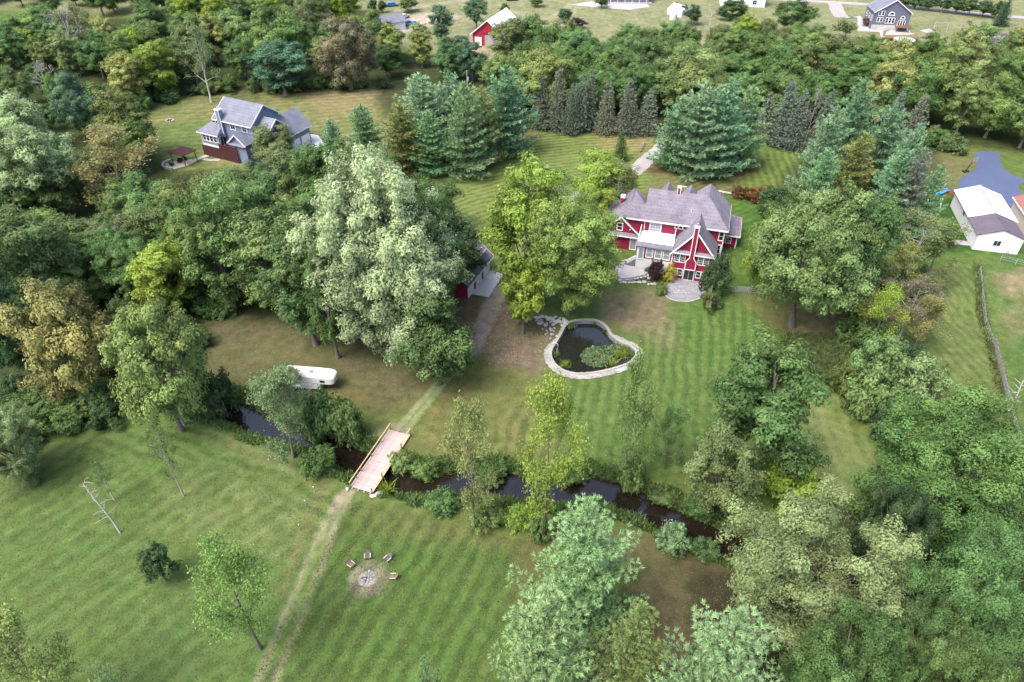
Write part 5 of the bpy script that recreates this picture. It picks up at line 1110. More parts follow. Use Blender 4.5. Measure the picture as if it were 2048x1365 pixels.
# white pines and spruces
for cx, by, ty, hw, pl, lb in [(845, 318, 150, 74, 'bp', "tall blue-green pine at the left of the centre pine group"), (930, 352, 168, 66, 'bp', "broad pine in the middle of the centre pine group"), (1012, 312, 135, 72, 'bp', "tallest pine at the right end of the centre pine group"), (805, 345, 210, 58, 'yp', "yellow-tinged pine low at the left of the centre pine group"),
    (728, 320, 210, 48, 'bp', "pale pine left of the centre pine group"), (900, 300, 145, 50, 'bp', "pine tip at the back of the centre pine group"), (965, 330, 175, 50, 'yp', "yellowish pine between the two tallest centre pines"), (665, 318, 240, 30, 'bp', "small pine at the edge of the white drive"), (860, 350, 225, 50, 'bp', "dense pine at the front of the centre pine group"),
    (1395, 352, 170, 68, 'bp', "front left pine of the clump behind the red house"), (1445, 350, 160, 66, 'bp', "front right pine of the clump behind the red house"), (1355, 340, 195, 56, 'bp', "left flank pine of the clump behind the red house"), (1490, 335, 175, 54, 'bp', "right flank pine of the clump behind the red house"),
    (1700, 380, 160, 60, 'bp', "tallest pine of the right-hand pine group"), (1760, 400, 210, 62, 'bp', "right pine of the right-hand pine group"), (1650, 400, 215, 56, 'bp', "left pine of the right-hand pine group"), (1705, 430, 270, 56, 'yp', "yellow-tinged pine in front of the right-hand pine group"), (1785, 460, 300, 56, 'bp', "lower right pine of the right-hand pine group"), (1640, 440, 300, 44, 'bp', "small pine low in the right-hand pine group"), (1820, 470, 300, 44, 'sp', "dark narrow pine at the right of the right-hand pine group"), (1810, 420, 250, 46, 'bp', "far right pine behind the dark narrow pine")]:
    plant('pine', cx, by, ty, hw, pl, lb, "white pines round the red house's lawn")
plant('spruce', 1243, 322, 262, 18, 'gr', "small single spruce on the front lawn")
SPL = [f"{o} spruce of the dark row behind the front lawn" for o in ("leftmost grey-green", "second tall", "third from left", "fourth from left, pointed", "fifth from left", "sixth from left, broad", "seventh from left, low", "small front")] + ["tall grey-green spruce right of the big pine clump", "spruce beside the dead grey conifer", "low spruce touching the big pine clump's right side", "spruce just right of the dead grey conifer", "spruce behind the right-hand pine group", "rightmost spruce behind the right-hand pine group"]
for i, (cx, by, ty, hw) in enumerate([(1082, 258, 150, 24), (1118, 262, 138, 28), (1160, 264, 152, 26), (1180, 258, 140, 24), (1215, 270, 165, 23), (1258, 272, 160, 26), (1298, 270, 180, 26), (1145, 270, 168, 20), (1575, 292, 162, 30), (1600, 300, 180, 26), (1535, 285, 185, 24), (1655, 300, 180, 28), (1790, 300, 185, 26), (1835, 310, 190, 28)]):
    plant('spruce', cx, by, ty, hw, 'sp', SPL[i], "spruce row behind the front lawn")
plant('bare', 1625, 296, 185, 18, 'gg', "dead grey conifer among the spruce row")
# around the blue house and the left woods edge
for kd, cx, by, ty, hw, pl, lb in [('mid', 545, 335, 254, 48, 'ol', "round olive tree in front of the blue house"), ('tall', 240, 318, 182, 44, 'ol', "leaning olive tree on the lawn left of the blue house"), ('mid', 150, 275, 158, 42, 'bl', "dense blue-green tree at the lawn's left edge"), ('airy', 222, 425, 275, 76, 'tn', "sparse tan tree with thin trunks left of the brown pergola"),
    ('big', 45, 430, 215, 98, 'sv', "big silvery-green tree at the left frame edge"), ('pine', 62, 300, 192, 34, 'bl', "rounded pine beside the big silvery tree"), ('thin', 400, 205, 68, 36, 'ol', "tall half-bare tree at the lawn edge behind the blue house"), ('tall', 308, 195, 82, 36, 'yg', "bright yellowish tree with bare stem at the lawn edge"), ('tall', 250, 215, 108, 34, 'yp', "pale yellow tree on slim stems at the lawn edge"),
    ('tall', 560, 190, 85, 44, 'bl', "blue-grey willow-like tree behind the blue house"), ('bare', 140, 140, 35, 46, 'gg', "bare grey tree in the far left wood"), ('bare', 85, 200, 135, 32, 'gg', "grey leafless tree near the left edge"), ('mid', 690, 180, 30, 52, 'br', "purple-brown tree at the end of the left wood"), ('small', 585, 345, 300, 24, 'lg', "small tree by the white drive")]:
    plant(kd, cx, by, ty, hw, pl, lb)
for kd, cx, by, ty, hw, pl, lb in [('tall', 320, 640, 488, 56, 'yg', "light yellow-green tree in the middle of the left wood"), ('mid', 50, 640, 418, 92, 'ol', "large olive tree at the left edge of the left wood"), ('mid', 30, 760, 590, 60, 'dk', "dark green tree at the left frame edge below the olive tree"), ('mid', 265, 560, 430, 56, 'br', "purple-tinged tree in the left wood"),
    ('tall', 430, 628, 400, 64, 'gr', "tall green tree with visible trunk at the wood's lower edge"), ('tall', 540, 640, 420, 66, 'lg', "tall light green tree at the right end of the left wood"), ('tall', 605, 690, 470, 56, 'gr', "green tree with pale trunk above the trailer"), ('tall', 650, 716, 480, 40, 'gr', "leaning tree with long bare pale trunk above the trailer"), ('mid', 480, 560, 350, 66, 'lg', "rounded light tree top in the left wood"),
    ('mid', 400, 510, 352, 60, 'ol', "olive-topped tree below the pergola"), ('mid', 640, 460, 290, 66, 'gr', "green tree right of the round olive tree"), ('mid', 560, 450, 320, 56, 'ol', "olive tree below the blue house"), ('mid', 160, 560, 430, 60, 'ol', "olive tree beside the large olive tree"), ('mid', 370, 560, 400, 52, 'gr', "green tree top between olive and light trees of the left wood"), ('mid', 710, 430, 300, 50, 'gr', "green tree beside the centre pines"), ('mid', 760, 440, 320, 46, 'gr', "dark tree right of the centre-left wood, below the pines")]:
    plant(kd, cx, by, ty, hw, pl, lb, "trees of the left wood")
# far single trees
for kd, cx, by, ty, hw, pl, lb in [('tall', 882, 88, 12, 20, 'bl', "oval blue-green tree on the far field left of the red barn"), ('tall', 952, 62, -6, 20, 'bl', "oval tree right behind the red barn"), ('small', 1010, 36, 8, 11, 'dk', "small conical dark tree behind the red barn's roof"), ('small', 1130, 46, 18, 17, 'dk', "round dark tree on the far field"), ('small', 1156, 58, 36, 15, 'pu', "dark purple round tree on the far field"),
    ('small', 1203, 16, -8, 15, 'dk', "round bush-like tree before the far white porch"), ('small', 1075, 14, -8, 14, 'dk', "dark tree at the top edge of the far field"), ('spruce', 1352, 26, 4, 8, 'dk', "tiny conifer beside the white tent"), ('small', 1385, 50, 12, 18, 'dk', "dark bushy tree at the white tent"), ('bare', 1425, 70, 5, 20, 'br', "brown thin tree before the far white house"), ('mid', 1590, 70, -4, 36, 'gr', "large round green tree near the grey gabled house"), ('spruce', 2012, 52, 0, 18, 'bl', "blue-green spruce by the far shed"),
    ('small', 745, 26, 0, 9, 'dk', "dark conifer-like tree left of the far shed yard"), ('small', 765, 26, 2, 9, 'dk', "second dark tree left of the far shed yard"), ('small', 815, 24, -6, 20, 'ol', "dull tree behind the far shed"), ('mid', 2010, 125, 70, 52, 'gg', "grey willow-like tree at the right edge"), ('mid', 1465, 40, 0, 26, 'dk', "dark tree left of the far white house"), ('shrub', 1560, 30, 18, 9, 'dk', "small evergreen right of the far white house"), ('small', 1735, 52, 36, 11, 'rd', "dark red ornamental tree at the grey gabled house"), ('tall', 1017, 75, 38, 12, 'bl', "slender tree before the red barn's roof")]:
    plant(kd, cx, by, ty, hw, pl, lb)
for i in range(8):
    plant('small', 1808 + i * 27, 15 + i * 3.2, -12 + i * 2.4, 17, 'dk', ("leftmost", "second", "third", "fourth", "fifth", "sixth", "seventh", "rightmost")[i] + " dark round tree of the roadside row at the top right", "roadside tree row")
# woods
DEC = [('mid', 'gr'), ('mid', 'mg'), ('mid', 'gr'), ('tall', 'mg'), ('mid', 'ol'), ('tall', 'ol'), ('mid', 'lg'), ('big', 'mg'), ('mid', 'lg')]
wood([(640, 20), (760, 60), (790, 160), (700, 180), (430, 175), (280, 205), (200, 140), (330, 60), (480, 30)], 46, DEC + [('tall', 'yp'), ('tall', 'yg'), ('tall', 'lg'), ('mid', 'lg')], "* woodland tree in the belt behind the blue house's lawn", "woodland belt behind the blue house", (11, 15), 5, mind=5.0)
wood([(-160, 150), (60, 170), (200, 215), (270, 250), (200, 300), (30, 330), (-200, 300)], 22, DEC + [('thin', 'br'), ('airy', 'ol'), ('small', 'lg'), ('small', 'rd')], "* scrub tree in the thicket left of the lawn", "thicket left of the lawn", (5, 9), 8, mind=4.0)
wood([(-260, 10), (60, 20), (200, 60), (500, 20), (510, -20), (-260, -30)], 46, DEC, "* tree in the far wood at the top left", "far wood at the top left", (10, 14.5), 6, mind=5.0)
wood([(560, 10), (700, 20), (700, -10), (560, -20)], 7, DEC, "* tree right of the dirt track at the top", "trees right of the dirt track", (10, 13), 16, mind=6)
wood([(770, 165), (860, 160), (960, 170), (950, 130), (830, 120), (760, 110)], 9, [('mid', 'dk'), ('mid', 'gr'), ('mid', 'bl'), ('tall', 'yp')], "* tree in the belt left of the red barn", "tree belt left of the red barn", (8, 10.5), 11, mind=5.0)
wood([(1000, 205), (1060, 235), (1300, 240), (1560, 255), (1850, 270), (1850, 190), (1560, 165), (1250, 160), (1000, 150)], 40, DEC + [('big', 'gr'), ('big', 'mg'), ('big', 'lg'), ('mid', 'yp')], "* tree in the wood behind the spruce row", "wood behind the spruce row", (12.5, 16.5), 12, mind=6.8)
wood([(1250, 140), (1500, 140), (1640, 130), (1640, 95), (1500, 90), (1400, 95), (1260, 105)], 18, DEC + [('tall', 'yg'), ('mid', 'lg'), ('airy', 'ol')], "* tree at the wood's far side below the white house", "far side of the wood", (7, 11), 13, mind=5.5)
wood([(1840, 290), (1960, 290), (2300, 320), (2300, 160), (1960, 165), (1850, 190)], 26, DEC + [('mid', 'lg'), ('tall', 'yp')], "* tree in the wood above the asphalt driveway", "wood above the asphalt driveway", (13, 17), 14, mind=6.5)
wood([(-200, 430), (150, 440), (380, 430), (600, 420), (700, 460), (680, 560), (560, 610), (400, 620), (280, 620), (-100, 700)], 44, DEC + [('tall', 'lg'), ('mid', 'lg'), ('tall', 'yp')], "* tree deep in the left wood", "trees deep in the left wood", (9, 13), 15, mind=4.4)
wood([(880, 600), (760, 610), (700, 560), (800, 480), (900, 500)], 6, [('mid', 'dk'), ('mid', 'gr'), ('tall', 'gr')], "* tree behind the silvery maple beside the garage", "trees behind the silvery maple", (12, 16), 18, mind=5)
SH = [('shrub', 'dk'), ('shrub', 'gr'), ('shrub', 'lg'), ('shrub', 'ol'), ('shrub', 'gr')]
wood([(-60, 800), (120, 790), (230, 800), (225, 850), (120, 880), (-60, 890)], 20, SH, "* bush in the hedge above the left lawn", "hedge along the left lawn", (2, 3), 20, "bush", 2.0)
wood([(200, 640), (240, 760), (380, 720), (400, 640), (520, 625), (500, 600), (300, 600)], 16, SH, "* bush of the undergrowth below the left wood", "undergrowth of the left wood", (2, 3), 21, "bush", 2.4)
wood([(270, 200), (430, 178), (780, 172), (780, 180), (430, 190), (300, 218), (280, 240)], 26, SH, "* bush along the edge of the blue house's lawn", "bushes edging the blue house's lawn", (2, 3), 22, "bush", 2.6)
wood([(1850, 300), (1920, 310), (1900, 280), (1850, 280)], 7, SH, "* bush below the wood at the asphalt driveway", "bushes at the asphalt driveway", (2, 3), 23, "bush", 2.2)
wood([(320, 425), (480, 400), (760, 375), (780, 420), (600, 440), (330, 460)], 16, [('small', 'ol'), ('small', 'gr'), ('small', 'lg'), ('mid', 'gr')], "* low tree between the pergola and the left wood", "low trees below the blue house", (5.5, 7.5), 24, mind=4)
wood([(-200, 60), (20, 105), (90, 90), (260, 110), (420, 172), (300, 195), (200, 165), (60, 160), (-200, 170)], 40, DEC + [('tall', 'yp'), ('small', 'lg'), ('small', 'yg'), ('airy', 'ol'), ('thin', 'ol')], "* tree in the mixed wood left of the blue house's lawn", "mixed wood left of the blue house's lawn", (8, 12), 36, mind=4.8)
wood([(130, 360), (270, 380), (300, 440), (150, 440), (-100, 430), (-100, 350)], 16, [('mid', 'ol'), ('small', 'lg'), ('mid', 'lg'), ('small', 'yp')], "* tree between the sparse tan tree and the left wood", "trees below the sparse tan tree", (5, 8), 37, mind=4.5)
wood([(1640, 130), (1780, 150), (1850, 160), (1900, 140), (2048, 150), (2048, 190), (1850, 195), (1650, 160)], 16, DEC + [('tall', 'yp'), ('mid', 'yg')], "* tree in the belt below the pool", "tree belt below the pool", (7, 10), 41, mind=5)
wood([(1060, 105), (1250, 120), (1250, 150), (1060, 150)], 10, DEC, "* tree in the belt right of the red barn", "tree belt right of the red barn", (7, 10), 42, mind=5)
name_scattered()
# tall weeds on the creek banks and the cattail patch: nobody could count the blades
def blades(name, P, hts, wid, m, pal, label, cat, rng, lean=.35):
    n = len(P); d = unit(np.c_[rng.normal(0, lean, n), rng.normal(0, lean, n), np.ones(n)]); t = unit(np.cross(d, rdir(rng, n))) * wid; h = hts[:, None]
    dr = np.c_[d[:, :2] * .35, np.full(n, -.12)] * h
    V = np.stack([P - t * .5, P + t * .5, P + d * h * .6 + t * .45, P + d * h + dr, P + d * h * .6 - t * .45], 1).reshape(-1, 3)
    tint = np.repeat(np.c_[rng.beta(2, 2, n), np.clip(vnoise(P[:, 0], P[:, 1], 2.0, 9) + rng.normal(0, .2, n), 0, 1), np.zeros(n)], 5, 0)
    o = mesh_obj(name, np_mesh(name, V, np.arange(5 * n).reshape(-1, 5), [m], tint.astype(np.float32))); o.color = PAL[pal]; return o
rng = np.random.default_rng(77)
k = rng.integers(0, len(CREEK) - 1, 95000); t = rng.random((95000, 1)); P = CREEK[k] * (1 - t) + CREEK[k + 1] * t + rng.normal(0, 2.6, (95000, 2)); d = dist_line(P[:, 0], P[:, 1], CREEK)
cl = vnoise(P[:, 0], P[:, 1], 1.6, 5); ok = (d > 1.7) & (d < 3.3 + cl * .9) & (cl > .2) & (P[:, 1] < 92)
bA = np.array([-18.0, 54.7]); bB = np.array([-14.6, 64.1]); ok &= dist_line(P[:, 0], P[:, 1], np.array([bA + (bA - bB) * .3, bB + (bB - bA) * .3])) > 1.9
P = P[ok]; Pz = height(P[:, 0], P[:, 1]); hts = rng.uniform(.35, 1.0, len(P)) * (.55 + cl[ok])
tag(blades("bank_weeds", np.c_[P, Pz], hts, .13, LEAF, 'mg', None, None, rng), "tall green weeds and grass along both creek banks", "weeds", kind="stuff")
CT = P2([(1570, 672), (1640, 672), (1700, 700), (1712, 760), (1700, 800), (1650, 770), (1600, 730), (1575, 700)]); lo, hi = CT.min(0), CT.max(0)
P = np.c_[rng.uniform(lo[0], hi[0], 14000), rng.uniform(lo[1], hi[1], 14000)]; sdv = sdist(P[:, 0], P[:, 1], CT); ok = sdv < -.2 + rng.normal(0, .5, 14000); P = P[ok]
tag(blades("cattail_patch", np.c_[P, height(P[:, 0], P[:, 1])], rng.uniform(.7, 1.5, len(P)), .09, LEAF, 'ol', None, None, rng, .3), "patch of tall cattails at the right side of the lawn", "cattails", kind="stuff")

def litter(poly, n, size, cols, name, label):
    P_ = P2(poly); lo, hi = P_.min(0), P_.max(0); Q = np.c_[rng.uniform(lo[0], hi[0], n), rng.uniform(lo[1], hi[1], n)]; Q = Q[sdist(Q[:, 0], Q[:, 1], P_) < rng.normal(-.5, 1.2, n)]; Q = Q[vnoise(Q[:, 0], Q[:, 1], 2.5, 8) > rng.random(len(Q)) * .8]
    N_ = np.c_[rng.normal(0, .3, (len(Q), 2)), np.ones(len(Q))]; o = mesh_obj(name, leaf_mesh(name, np.c_[Q, height(Q[:, 0], Q[:, 1]) + .02], N_, size, rng)); o.color = cols; tag(o, label, "fallen leaves", kind="stuff")
litter([(430, 640), (700, 600), (960, 580), (1000, 700), (860, 780), (640, 790), (420, 760)], 5000, .13, (.13, .11, .08, .3), "fallen_leaves", "brown fallen leaves below the silvery maple and the wood's edge")
litter([(960, 600), (1110, 640), (1090, 740), (960, 720)], 2500, .15, (.34, .27, .2, .4), "fallen_leaves", "dry leaves on the dirt patch left of the pond")
litter([(1560, 600), (1740, 570), (1760, 680), (1590, 690)], 2500, .14, (.27, .23, .15, .4), "fallen_leaves", "dry leaves below the large maple right of the red house")
litter([(1180, 1090), (1460, 1150), (1480, 1360), (1200, 1360)], 4500, .12, (.105, .085, .062, .3), "fallen_leaves", "brown needles and leaves between the pale pines and the creek")
litter([(150, 850), (690, 980), (1050, 1080), (1000, 1360), (500, 1360), (0, 1360), (0, 950)], 1200, .12, (.17, .18, .09, .3), "fallen_leaves", "scattered dull leaves and weeds on the near lawns")
# rank growth along the right boundary fence
FP = smooth_line([at(*q)[:2] for q in [(1955, 530), (1960, 600), (1968, 650), (1984, 700), (2000, 760), (2012, 810), (2035, 880)]], 4)
k = rng.integers(0, len(FP) - 1, 9000); t = rng.random((9000, 1)); P = FP[k] * (1 - t) + FP[k + 1] * t + rng.normal(0, .33, (9000, 2)); P = P[vnoise(P[:, 0], P[:, 1], 2.0, 3) > rng.random(len(P)) * .9]
tag(blades("fence_weeds", np.c_[P, height(P[:, 0], P[:, 1])], rng.uniform(.3, .9, len(P)), .1, LEAF, 'ol', None, None, rng), "rank weeds grown up along the right boundary fence", "weeds", kind="stuff")

# clover and coarse tufts in the mown grass: uncountable
def tufts(polys, n, size, cols, name, label):
    Q = []
    for poly in polys:
        P_ = P2(poly); lo, hi = P_.min(0), P_.max(0); q = np.c_[rng.uniform(lo[0], hi[0], n), rng.uniform(lo[1], hi[1], n)]; q = q[sdist(q[:, 0], q[:, 1], P_) < 0]; q = q[dist_line(q[:, 0], q[:, 1], CREEK) > 3.4]; Q.append(q)
    Q = np.vstack(Q); Q = Q[vnoise(Q[:, 0], Q[:, 1], 1.3, 12) * .6 + vnoise(Q[:, 0], Q[:, 1], 5, 13) * .4 > rng.random(len(Q)) * .85]
    o = mesh_obj(name, leaf_mesh(name, np.c_[Q, height(Q[:, 0], Q[:, 1]) + .03], np.c_[rng.normal(0, .5, (len(Q), 2)), np.ones(len(Q))], size, rng)); o.color = cols; tag(o, label, "grass", kind="stuff")
LAWNS = [[(-50, 900), (400, 870), (680, 990), (480, 1364), (-50, 1364)], [(700, 1000), (1060, 1085), (980, 1364), (500, 1364)], [(800, 860), (1100, 760), (1340, 640), (1500, 620), (1560, 720), (1560, 930), (1100, 920), (840, 905)]]
tufts(LAWNS, 22000, .13, (.060, .088, .034, .25), "grass_tufts", "coarse darker tufts of grass and clover in the mown lawns")
tufts(LAWNS, 11000, .12, (.115, .118, .060, .3), "dry_tufts", "dry straw-coloured tufts in the mown lawns")
# ---------------------------------------------------------------- pond ring, plants, rocks
def offs(P, d):
    m = len(P); out = []
    for i in range(m):
        t = P[(i + 1) % m] - P[i - 1]; t = t / np.linalg.norm(t); out.append(P[i] + np.array([t[1], -t[0]]) * d)
    return np.array(out)
ar = sum(POND[i - 1][0] * POND[i][1] - POND[i][0] * POND[i - 1][1] for i in range(len(POND))); sg = 1 if ar > 0 else -1
pw = empty("pond_wall", (POND[:, 0].mean(), POND[:, 1].mean(), 0), 0, "pale stone coping wall ringing the kidney-shaped pond", "stone wall"); pinv = -np.array(pw.location)[:2]
O1 = offs(POND, .34 * sg) + pinv; I1 = POND + pinv; n = len(POND); rs = random.Random(3)
w_ = MB(); per = 0
for i in range(n):
    j = (i + 1) % n; w_.prism([(*I1[i], -1.2), (*O1[i], -1.2), (*O1[j], -1.2), (*I1[j], -1.2)], (0, 0, 1.3))
w_.build("liner_wall", mat("pond_liner", (.16, .17, .20), .6, .3, .4, 2), pw)
for i in range(n):
    j = (i + 1) % n; g = .03; a, b, c, d = I1[i], O1[i], O1[j], I1[j]; L = lambda p, q, t: p + (q - p) * t
    z = rs.uniform(.1, .17); q = [L(a, d, g) , L(b, c, g), L(b, c, 1 - g), L(a, d, 1 - g)]
    o = MB().prism([(*p, .101) for p in q], (0, 0, z)).build("coping_stone", PALE, pw)
GB = mat("ring_gravel", (.30, .285, .275), .95, .1, .4, 5, .8, 9); gb = MB()
O2 = offs(POND, .34 * sg); wid = []
for p in POND:
    q = proj((p[0], p[1], 0)); wid.append(0.72 if q[1] > 690 or q[0] > 1225 else .18)
wid = np.convolve(np.r_[wid[-6:], wid, wid[:6]], np.ones(9) / 9, 'same')[6:-6]
O3 = np.array([O2[i] + (offs(POND, 1.5 * sg)[i] - O2[i]) * wid[i] * (1 + .1 * math.sin(i * 1.7)) for i in range(n)])
for i in range(n):
    j = (i + 1) % n; gb.poly([(*O2[i], .10), (*O3[i], .035), (*O3[j], .035), (*O2[j], .10)])
tag(gb.build("gravel_ring", GB), kind="structure")
cb_ = MB(); rs = random.Random(8)
for i in range(n):
    for k in range(int(16 * wid[i])):
        t, s_ = rs.random(), rs.random(); p = (O2[i] * (1 - t) + O2[(i + 1) % n] * t) * (1 - s_) + (O3[i] * (1 - t) + O3[(i + 1) % n] * t) * s_; r = rs.uniform(.05, .13); a = rs.uniform(0, 3)
        cb_.prism([(p[0] + r * math.cos(a + q), p[1] + r * .8 * math.sin(a + q), .03) for q in (0, 1.5, 3.1, 4.6)], (0, 0, rs.uniform(.06, .13)))
tag(cb_.build("ring_cobbles", GB), "loose pale cobbles scattered over the gravel ring of the pond", "cobbles", kind="stuff")
# lily pads
LP = smooth_loop([flat_at(1060 + x / 7.877, 610 + y / 7.877, -.55)[:2] for x, y in [(790, 860), (860, 740), (1000, 680), (1200, 660), (1380, 640), (1440, 690), (1300, 820), (1220, 940), (1100, 1000), (950, 980), (860, 920)]], 3)
rng = np.random.default_rng(5); lo, hi = LP.min(0), LP.max(0); P = np.c_[rng.uniform(lo[0], hi[0], 1500), rng.uniform(lo[1], hi[1], 1500)]; P = P[sdist(P[:, 0], P[:, 1], LP) < rng.normal(-.05, .15, 1500)]
n_ = len(P); a = np.linspace(.3, 6.0, 7); r = rng.uniform(.12, .2, n_); th = rng.uniform(0, 6.28, n_); tilt = rng.normal(0, .35, (n_, 2)); zl = rng.uniform(.02, .3, n_)
V = np.stack([np.c_[P[:, 0] + r * np.cos(th + q), P[:, 1] + r * np.sin(th + q), -.55 + zl + r * (tilt[:, 0] * np.cos(th + q) + tilt[:, 1] * np.sin(th + q))] for q in a], 1).reshape(-1, 3)
o = mesh_obj("lily_pads", np_mesh("lily_pads", V, np.arange(7 * n_).reshape(-1, 7), [LEAF], np.repeat(np.c_[rng.beta(2, 2, n_), rng.random(n_) ** 3, 0 * r], 7, 0).astype(np.float32))); o.color = (.07, .13, .06, .4)
tag(o, "mass of water lily leaves covering the pond's right half", "water lilies", kind="stuff")
def clump(px, py, z, n_, h, spread, pal, label, name="reed_clump", cat="reeds", lean=.45, wid=.08):
    p = flat_at(px, py, z); Q = np.c_[rng.normal(0, spread, n_), rng.normal(0, spread * .8, n_), np.zeros(n_)] + p
    return tag(blades(name, Q, rng.uniform(.6, 1.1, n_) * h, wid, LEAF, pal, None, None, rng, lean), label, cat)
for zx, zy, n_, h, s_, pl, lb in [(640, 350, 140, 1.0, .35, 'lg', "green reed clump at the pond's far left rim"), (560, 960, 110, .9, .4, 'yg', "yellow-green reed clump at the pond's near left rim"), (1030, 300, 60, .7, .2, 'ol', "small reed tuft at the pond's far rim"), (1195, 420, 70, .8, .22, 'ol', "dull reed tuft at the pond's inner corner"),
    (1530, 690, 160, 1.0, .45, 'yg', "tall bright reeds at the pond's right rim"), (1420, 800, 170, .95, .5, 'yg', "bright reeds beside the water lilies"), (1290, 920, 130, .9, .4, 'yg', "bright reeds at the near edge of the lilies"), (1590, 780, 120, .8, .35, 'lg', "green reeds at the pond's right end"), (400, 800, 70, .9, .25, 'lg', "reeds around the pond's left pipe")]:
    clump(1060 + zx / 7.877, 610 + zy / 7.877, -.5, n_, h, s_, pl, lb)
pp = flat_at(1112, 688, .3); pi_ = empty("pond_pump_pipe", (pp[0], pp[1], 0), 0, "white pipe curving over the pond's left rim", "pipe")
MB().tube([(-.6, .1, .35), (-.2, .05, .45), (.15, 0, .4), (.3, 0, .1), (.3, -.05, -.5)], .05, 6).build("pipe", WHITE, pi_, smooth=True); MB().tube([(.1, -1.2, -.6), (.1, -1.2, .35)], .09, 8).build("standpipe", GREYW, pi_)
clump(772, 985, -.6, 120, 1.6, .35, 'yg', "arching yellow-green grass clump under the bridge's right side", "grass_clump", "grass", .6, .1)
clump(985, 935, -.2, 130, 1.7, .45, 'lg', "fountain of tall grass on the far bank opposite the slim tree", "grass_clump", "grass", .6, .1)
clump(810, 925, -.2, 160, 1.5, .5, 'lg', "tall grass hanging over the water right of the bridge", "grass_clump", "grass", .6, .1)
# rockery left of the pond and stones
rs = random.Random(21); zq = Zp(1060, 610, 7.877)
k = 0
for i in range(46):
    if i < 34: x, y = rs.uniform(90, 560), rs.uniform(190, 330); y += max(0, (x - 350)) * .05; lb = "grey boulder in the rockery left of the pond"; gp = "rockery boulders"; s = rs.uniform(.25, .5)
    else: x, y = rs.uniform(170, 440), rs.uniform(370, 560); lb = "pale loose stone beside the pond's left rim"; gp = "loose stones at the pond"; s = rs.uniform(.15, .3)
    p = at(*zq((x, y))[0]); o = mesh_obj("boulder", ROCKS[rs.randrange(6)], None, (p[0], p[1], hz(p[0], p[1]) + s * .25), rs.uniform(0, 6)); o.scale = (s * 1.2, s, s * .9); tag(o, lb, "boulder", gp)
# ---------------------------------------------------------------- bridge
A = np.array([-17.98, 54.65]); B = np.array([-14.6, 64.1]); dv = B - A; Lb = np.linalg.norm(dv); br = empty("footbridge", (A[0], A[1], 0), math.atan2(dv[1], dv[0]), "plank bridge with timber rails crossing the creek", "bridge")
W = 1.45; rs = random.Random(2); y = 0; PLK = [MB().box(0, .185, -W, W, 0, .05).mesh("plank", m_) for m_ in (PLANK, mat("plank_b", (.30, .235, .225), .8, .2, .16, 2.5), mat("plank_c", (.37, .29, .265), .8, .2, .16, 2.5))]
while y < Lb - .1:
    o = mesh_obj("plank", PLK[rs.choice((0, 0, 0, 1, 2))], br, (y, rs.uniform(-.02, .02), .16 + rs.uniform(0, .008))); y += .197
for s in (-1.2, -.4, .4, 1.2): MB().box(-.2, Lb + .2, s - .07, s + .07, -.12, .158).build("stringer", GREYW, br)
for s in (-1, 1):
    MB().box(0, Lb, s * W - .07, s * W + .07, .225, .29).build("kerb_beam", RAILW if s < 0 else PLANK, br)
    x0, x1 = (-.2, Lb + .3)
    MB().box(x0, x1, s * (W - .02) - .06, s * (W - .02) + .06, 1.12, 1.16).build("top_rail", RAILW, br)
    for x in np.linspace(x0 + .1, x1 - .2, 5): MB().box(x, x + .1, s * W - .05, s * W + .05, -.1, 1.115).build("post", BRW, br)
for i, (x, yy, s) in enumerate([(-.3, -1.7, .45), (.2, -2.0, .4), (-.4, 1.7, .35), (.4, -2.35, .35)]):
    d_ = dv / Lb; q = A + d_ * x + np.array([-d_[1], d_[0]]) * yy; o = mesh_obj("boulder", ROCKS[i], None, (q[0], q[1], hz(*q) + .1), i); o.scale = (s, s * .8, s * .7); o.data = o.data; tag(o, "pale stone at the bridge's near end", "boulder", "stones at the bridge end")
# ---------------------------------------------------------------- fire pit and chairs
fe = empty("fire_pit", tuple(FIRE), 0, "ring of ash, charred logs and stones on the near lawn", "fire pit"); rs = random.Random(6)
md = MB(); m1 = 28; c0 = [(1.0 * (1 + .03 * rs.uniform(-1, 1)) * math.cos(6.283 * i / m1), .95 * (1 + .03 * rs.uniform(-1, 1)) * math.sin(6.283 * i / m1), .02) for i in range(m1)]; c1 = [(x * .4, y * .4, .07) for x, y, z in c0]
for i in range(m1): j = (i + 1) % m1; md.poly([c0[i], c0[j], c1[j], c1[i]])
md.poly(c1); md.build("ash_bed", mat("ash", (.19, .18, .155), .95, .1, .5, 4, .6, 8), fe)
for i in range(12): a = rs.uniform(0, 6.28); r = rs.uniform(.3, .9); o = mesh_obj("stone", ROCKS[i % 6], fe, (r * math.cos(a), r * math.sin(a), .08), a); s = rs.uniform(.07, .15); o.scale = (s * 1.3, s, s)
for i in range(6):
    a = rs.uniform(0, 3.14); x, y = rs.uniform(-.45, .25), rs.uniform(-.35, .3); MB().tube([(x - .35 * math.cos(a), y - .35 * math.sin(a), .13), (x + .35 * math.cos(a), y + .35 * math.sin(a), .17)], .06, 7).build("log", BLACK if i % 2 else GREYW, fe)
WICK = mat("brown_wicker", (.16, .11, .095), .8, .2, .25, 9, .4, 20); WICG = mat("grey_wicker", (.085, .08, .085), .8, .2, .25, 9, .4, 20); ARM = mat("pale_arm", (.46, .42, .30), .7, .2, .1, 4)
